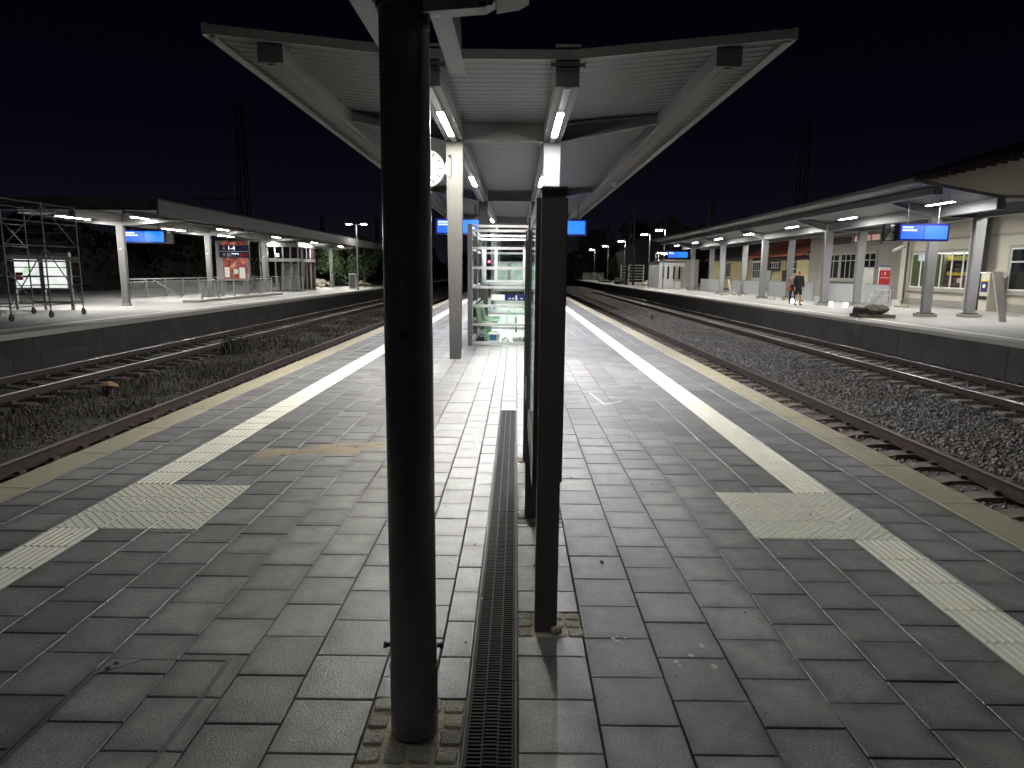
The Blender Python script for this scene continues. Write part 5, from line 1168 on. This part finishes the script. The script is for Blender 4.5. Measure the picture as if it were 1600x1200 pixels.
# stakes and stumps by the tracks
t = thing('track_marker', 'short wooden post with a yellowish cap in the right ballast', 'marker', (7.68, 38.2, -.93)); MB().box(7.62, 7.74, 38.1, 38.22, -1, -.68).build('stake', 'brown', t); MB().cyl((7.68, 38.16, -.679), (7.68, 38.16, -.60), .17, 10).build('cap', 'timber', t)
t = thing('tree_stump', 'weathered orange brown wooden stump between the left tracks', 'stump', (-8.55, 13.9, -1)); MB().cyl((-8.55, 13.9, -1.05), (-8.55, 13.9, -.80), .07, 10).build('stem', 'brown', t); b = MB(); b.ico((-8.55, 13.9, -.76), .19, (1.1, .9, .35), .15); b.build('cap', 'timber', t)
MB()
t = thing('cable_duct', 'thin cable duct lid running between the right tracks', 'cable duct', (7.6, 45, -.95)); MB().box(7.55, 7.68, 38.5, 80, -.99, -.93).build('duct_lid', 'sleeper', t)

# ------------------------------------------------------------------ people
def skin_obj(name, pts, edges, radii, material, parent, sub=1):
    off = parent.get('_o', (0, 0, 0))
    me = bpy.data.meshes.new(name); me.from_pydata([(p[0], p[1], p[2]) for p in pts], edges, []); me.materials.append(M[material])
    o = bpy.data.objects.new(name, me); COL.objects.link(o); o.parent = parent
    md = o.modifiers.new('skin', 'SKIN'); md.use_smooth_shade = True
    for i, v in enumerate(me.skin_vertices[0].data):
        v.radius = radii[i] if isinstance(radii[i], tuple) else (radii[i], radii[i])
    me.skin_vertices[0].data[0].use_root = True
    s = o.modifiers.new('sub', 'SUBSURF'); s.levels = sub; s.render_levels = sub
    return o
def ensure_skin(me):
    if not me.skin_vertices:
        bpy.context.view_layer.objects.active = None
def person(x, y, s, label, shirt, lower, hair, turn=0.0, shorts=True, long_sleeve=False):
    t = thing('person', label, 'person', (x, y, 0)); t.rotation_euler.z = turn; t.scale = (s, s, s)
    t['_o'] = (0, 0, 0)
    J = dict(pel=(0, 0, .97), wai=(0, .0, 1.10), che=(0, .01, 1.32), nk=(0, .0, 1.50), hd=(0, -.02, 1.61), top=(0, -.02, 1.71),
             lsh=(-.18, .0, 1.45), lel=(-.24, .02, 1.17), lwr=(-.25, -.05, .92), lha=(-.25, -.07, .83), rsh=(.18, .0, 1.45), rel=(.24, .02, 1.17), rwr=(.25, -.05, .92), rha=(.25, -.07, .83),
             lhp=(-.10, 0, .93), lkn=(-.12, -.02, .50), lan=(-.13, .02, .09), lto=(-.14, -.14, .04), rhp=(.10, 0, .93), rkn=(.13, -.02, .50), ran=(.15, .02, .09), rto=(.17, -.14, .04))
    K = list(J); R_ = dict(pel=(.14, .10), wai=(.135, .10), che=(.16, .11), nk=.062, hd=(.078, .095), top=(.06, .07), lsh=.062, lel=.044, lwr=.030, lha=(.028, .018), rsh=.062, rel=.044, rwr=.030, rha=(.028, .018),
              lhp=.088, lkn=.058, lan=.040, lto=.035, rhp=.088, rkn=.058, ran=.040, rto=.035)
    E_ = [('pel', 'wai'), ('wai', 'che'), ('che', 'nk'), ('nk', 'hd'), ('hd', 'top'), ('che', 'lsh'), ('lsh', 'lel'), ('lel', 'lwr'), ('lwr', 'lha'), ('che', 'rsh'), ('rsh', 'rel'), ('rel', 'rwr'), ('rwr', 'rha'),
          ('pel', 'lhp'), ('lhp', 'lkn'), ('lkn', 'lan'), ('lan', 'lto'), ('pel', 'rhp'), ('rhp', 'rkn'), ('rkn', 'ran'), ('ran', 'rto')]
    def sub(name, keys, edges, grow, material, repl=None):
        repl = repl or {}
        pts = [repl.get(k, J[k]) for k in keys]; ed = [(keys.index(a), keys.index(b)) for a, b in edges]
        rad = [tuple(v+grow for v in R_[k]) if isinstance(R_[k], tuple) else R_[k]+grow for k in keys]
        me = bpy.data.meshes.new(name); me.from_pydata(pts, ed, []); me.materials.append(M[material])
        o = bpy.data.objects.new(name, me); COL.objects.link(o); o.parent = t
        bpy.context.view_layer.objects.active = o
        md = o.modifiers.new('skin', 'SKIN'); md.use_smooth_shade = True
        if not me.skin_vertices: bpy.ops.mesh.customdata_skin_add()
        for i, v in enumerate(me.skin_vertices[0].data): v.radius = rad[i] if isinstance(rad[i], tuple) else (rad[i], rad[i]); v.use_root = (i == 0)
        ss = o.modifiers.new('sub', 'SUBSURF'); ss.levels = 2; ss.render_levels = 2
        return o
    sub('body', K, E_, 0, 'skin')
    arm = ['lsh', 'lel', 'rsh', 'rel']+(['lwr', 'rwr'] if long_sleeve else [])
    sh_k = ['pel', 'wai', 'che', 'nk']+arm; sh_e = [('pel', 'wai'), ('wai', 'che'), ('che', 'nk'), ('che', 'lsh'), ('lsh', 'lel'), ('che', 'rsh'), ('rsh', 'rel')]+([('lel', 'lwr'), ('rel', 'rwr')] if long_sleeve else [])
    sub('shirt', sh_k, sh_e, .026, shirt, {'nk': (0, 0, 1.49), 'wai': (0, 0, 1.02), 'pel': (0, 0, .83)})
    lk = ['pel', 'lhp', 'rhp', 'lkn', 'rkn']+([] if shorts else ['lan', 'ran'])
    le = [('pel', 'lhp'), ('pel', 'rhp'), ('lhp', 'lkn'), ('rhp', 'rkn')]+([] if shorts else [('lkn', 'lan'), ('rkn', 'ran')])
    sub('shorts' if shorts else 'trousers', lk, le, .020, lower, {'pel': (0, 0, .99), 'lhp': (-.09, 0, .84), 'rhp': (.09, 0, .84)})
    wb = MB(); rings = [(.84, .150, .105), (.90, .178, .130), (.98, .176, .132), (1.06, .165, .124), (1.12, .150, .110)]; n = 20
    wb.add([(math.cos(6.2832*i/n)*a_, math.sin(6.2832*i/n)*b_, z_) for z_, a_, b_ in rings for i in range(n)], [(k_*n+i, k_*n+(i+1) % n, (k_+1)*n+(i+1) % n, (k_+1)*n+i) for k_ in range(4) for i in range(n)])
    wb.build('waistband', lower, t, True)
    for k, n_ in (('l', 0), ('r', 1)):
        sub('shoe', [k+'an', k+'to'], [(k+'an', k+'to')], .014, 'shoe', {k+'an': (J[k+'an'][0], .03, .06)})
    b = MB(); b.ico((0, .0, 1.665), .098, (1, 1.05, .95)); h = b.build('hair', hair, t, True); ss = h.modifiers.new('sub', 'SUBSURF'); ss.levels = 2; ss.render_levels = 2
    fc = MB(); fc.ico((0, -.105, 1.60), .014, (.9, 1, 1.5)).ico((-.082, -.01, 1.60), .018, (.4, .8, 1.2)).ico((.082, -.01, 1.60), .018, (.4, .8, 1.2)); fc.build('face_features', 'skin', t, True)
    ey = MB(); ey.ico((-.03, -.098, 1.625), .008).ico((.03, -.098, 1.625), .008).box(-.022, .022, -.106, -.100, 1.562, 1.567); ey.build('eyes_and_mouth', 'hair', t)
    for sx in (-1, 1):
        fg = MB()
        for q in range(4):
            yy = -.045-q*.017; L_ = (.062, .072, .068, .052)[q]
            fg.cyl((sx*.252, yy, .815), (sx*.250, yy-.004, .815-L_*.5), .0085, 6, .008).cyl((sx*.250, yy-.004, .815-L_*.5), (sx*.236, yy-.01, .815-L_), .008, 6, .006)
        fg.cyl((sx*.248, -.10, .85), (sx*.235, -.125, .805), .010, 6, .007); fg.build('fingers', 'skin', t)
    return t
person(15.35, 37.0, 1.06, 'man in a black long sleeved shirt and black shorts on the right platform', 'black', 'black', 'hair', .15, True, True)
person(15.82, 38.9, 1.0, 'person in a pale pinkish top and dark trousers behind the man in black', 'pinkish', 'trousers', 'pinkish', -.3, False, False)
t = thing('orange_bag', 'bright orange bag held beside the man in black', 'bag', (15.4, 38.3, .9)); MB().cbox(15.24, 15.42, 38.2, 38.35, .74, .98, .04).build('bag_body', 'orange', t); MB().bar((15.28, 38.27, .98), (15.33, 38.27, 1.08), .02).bar((15.38, 38.27, .98), (15.33, 38.27, 1.08), .02).build('handle', 'orange', t)

for o in bpy.data.objects:
    if '_o' in o: del o['_o']
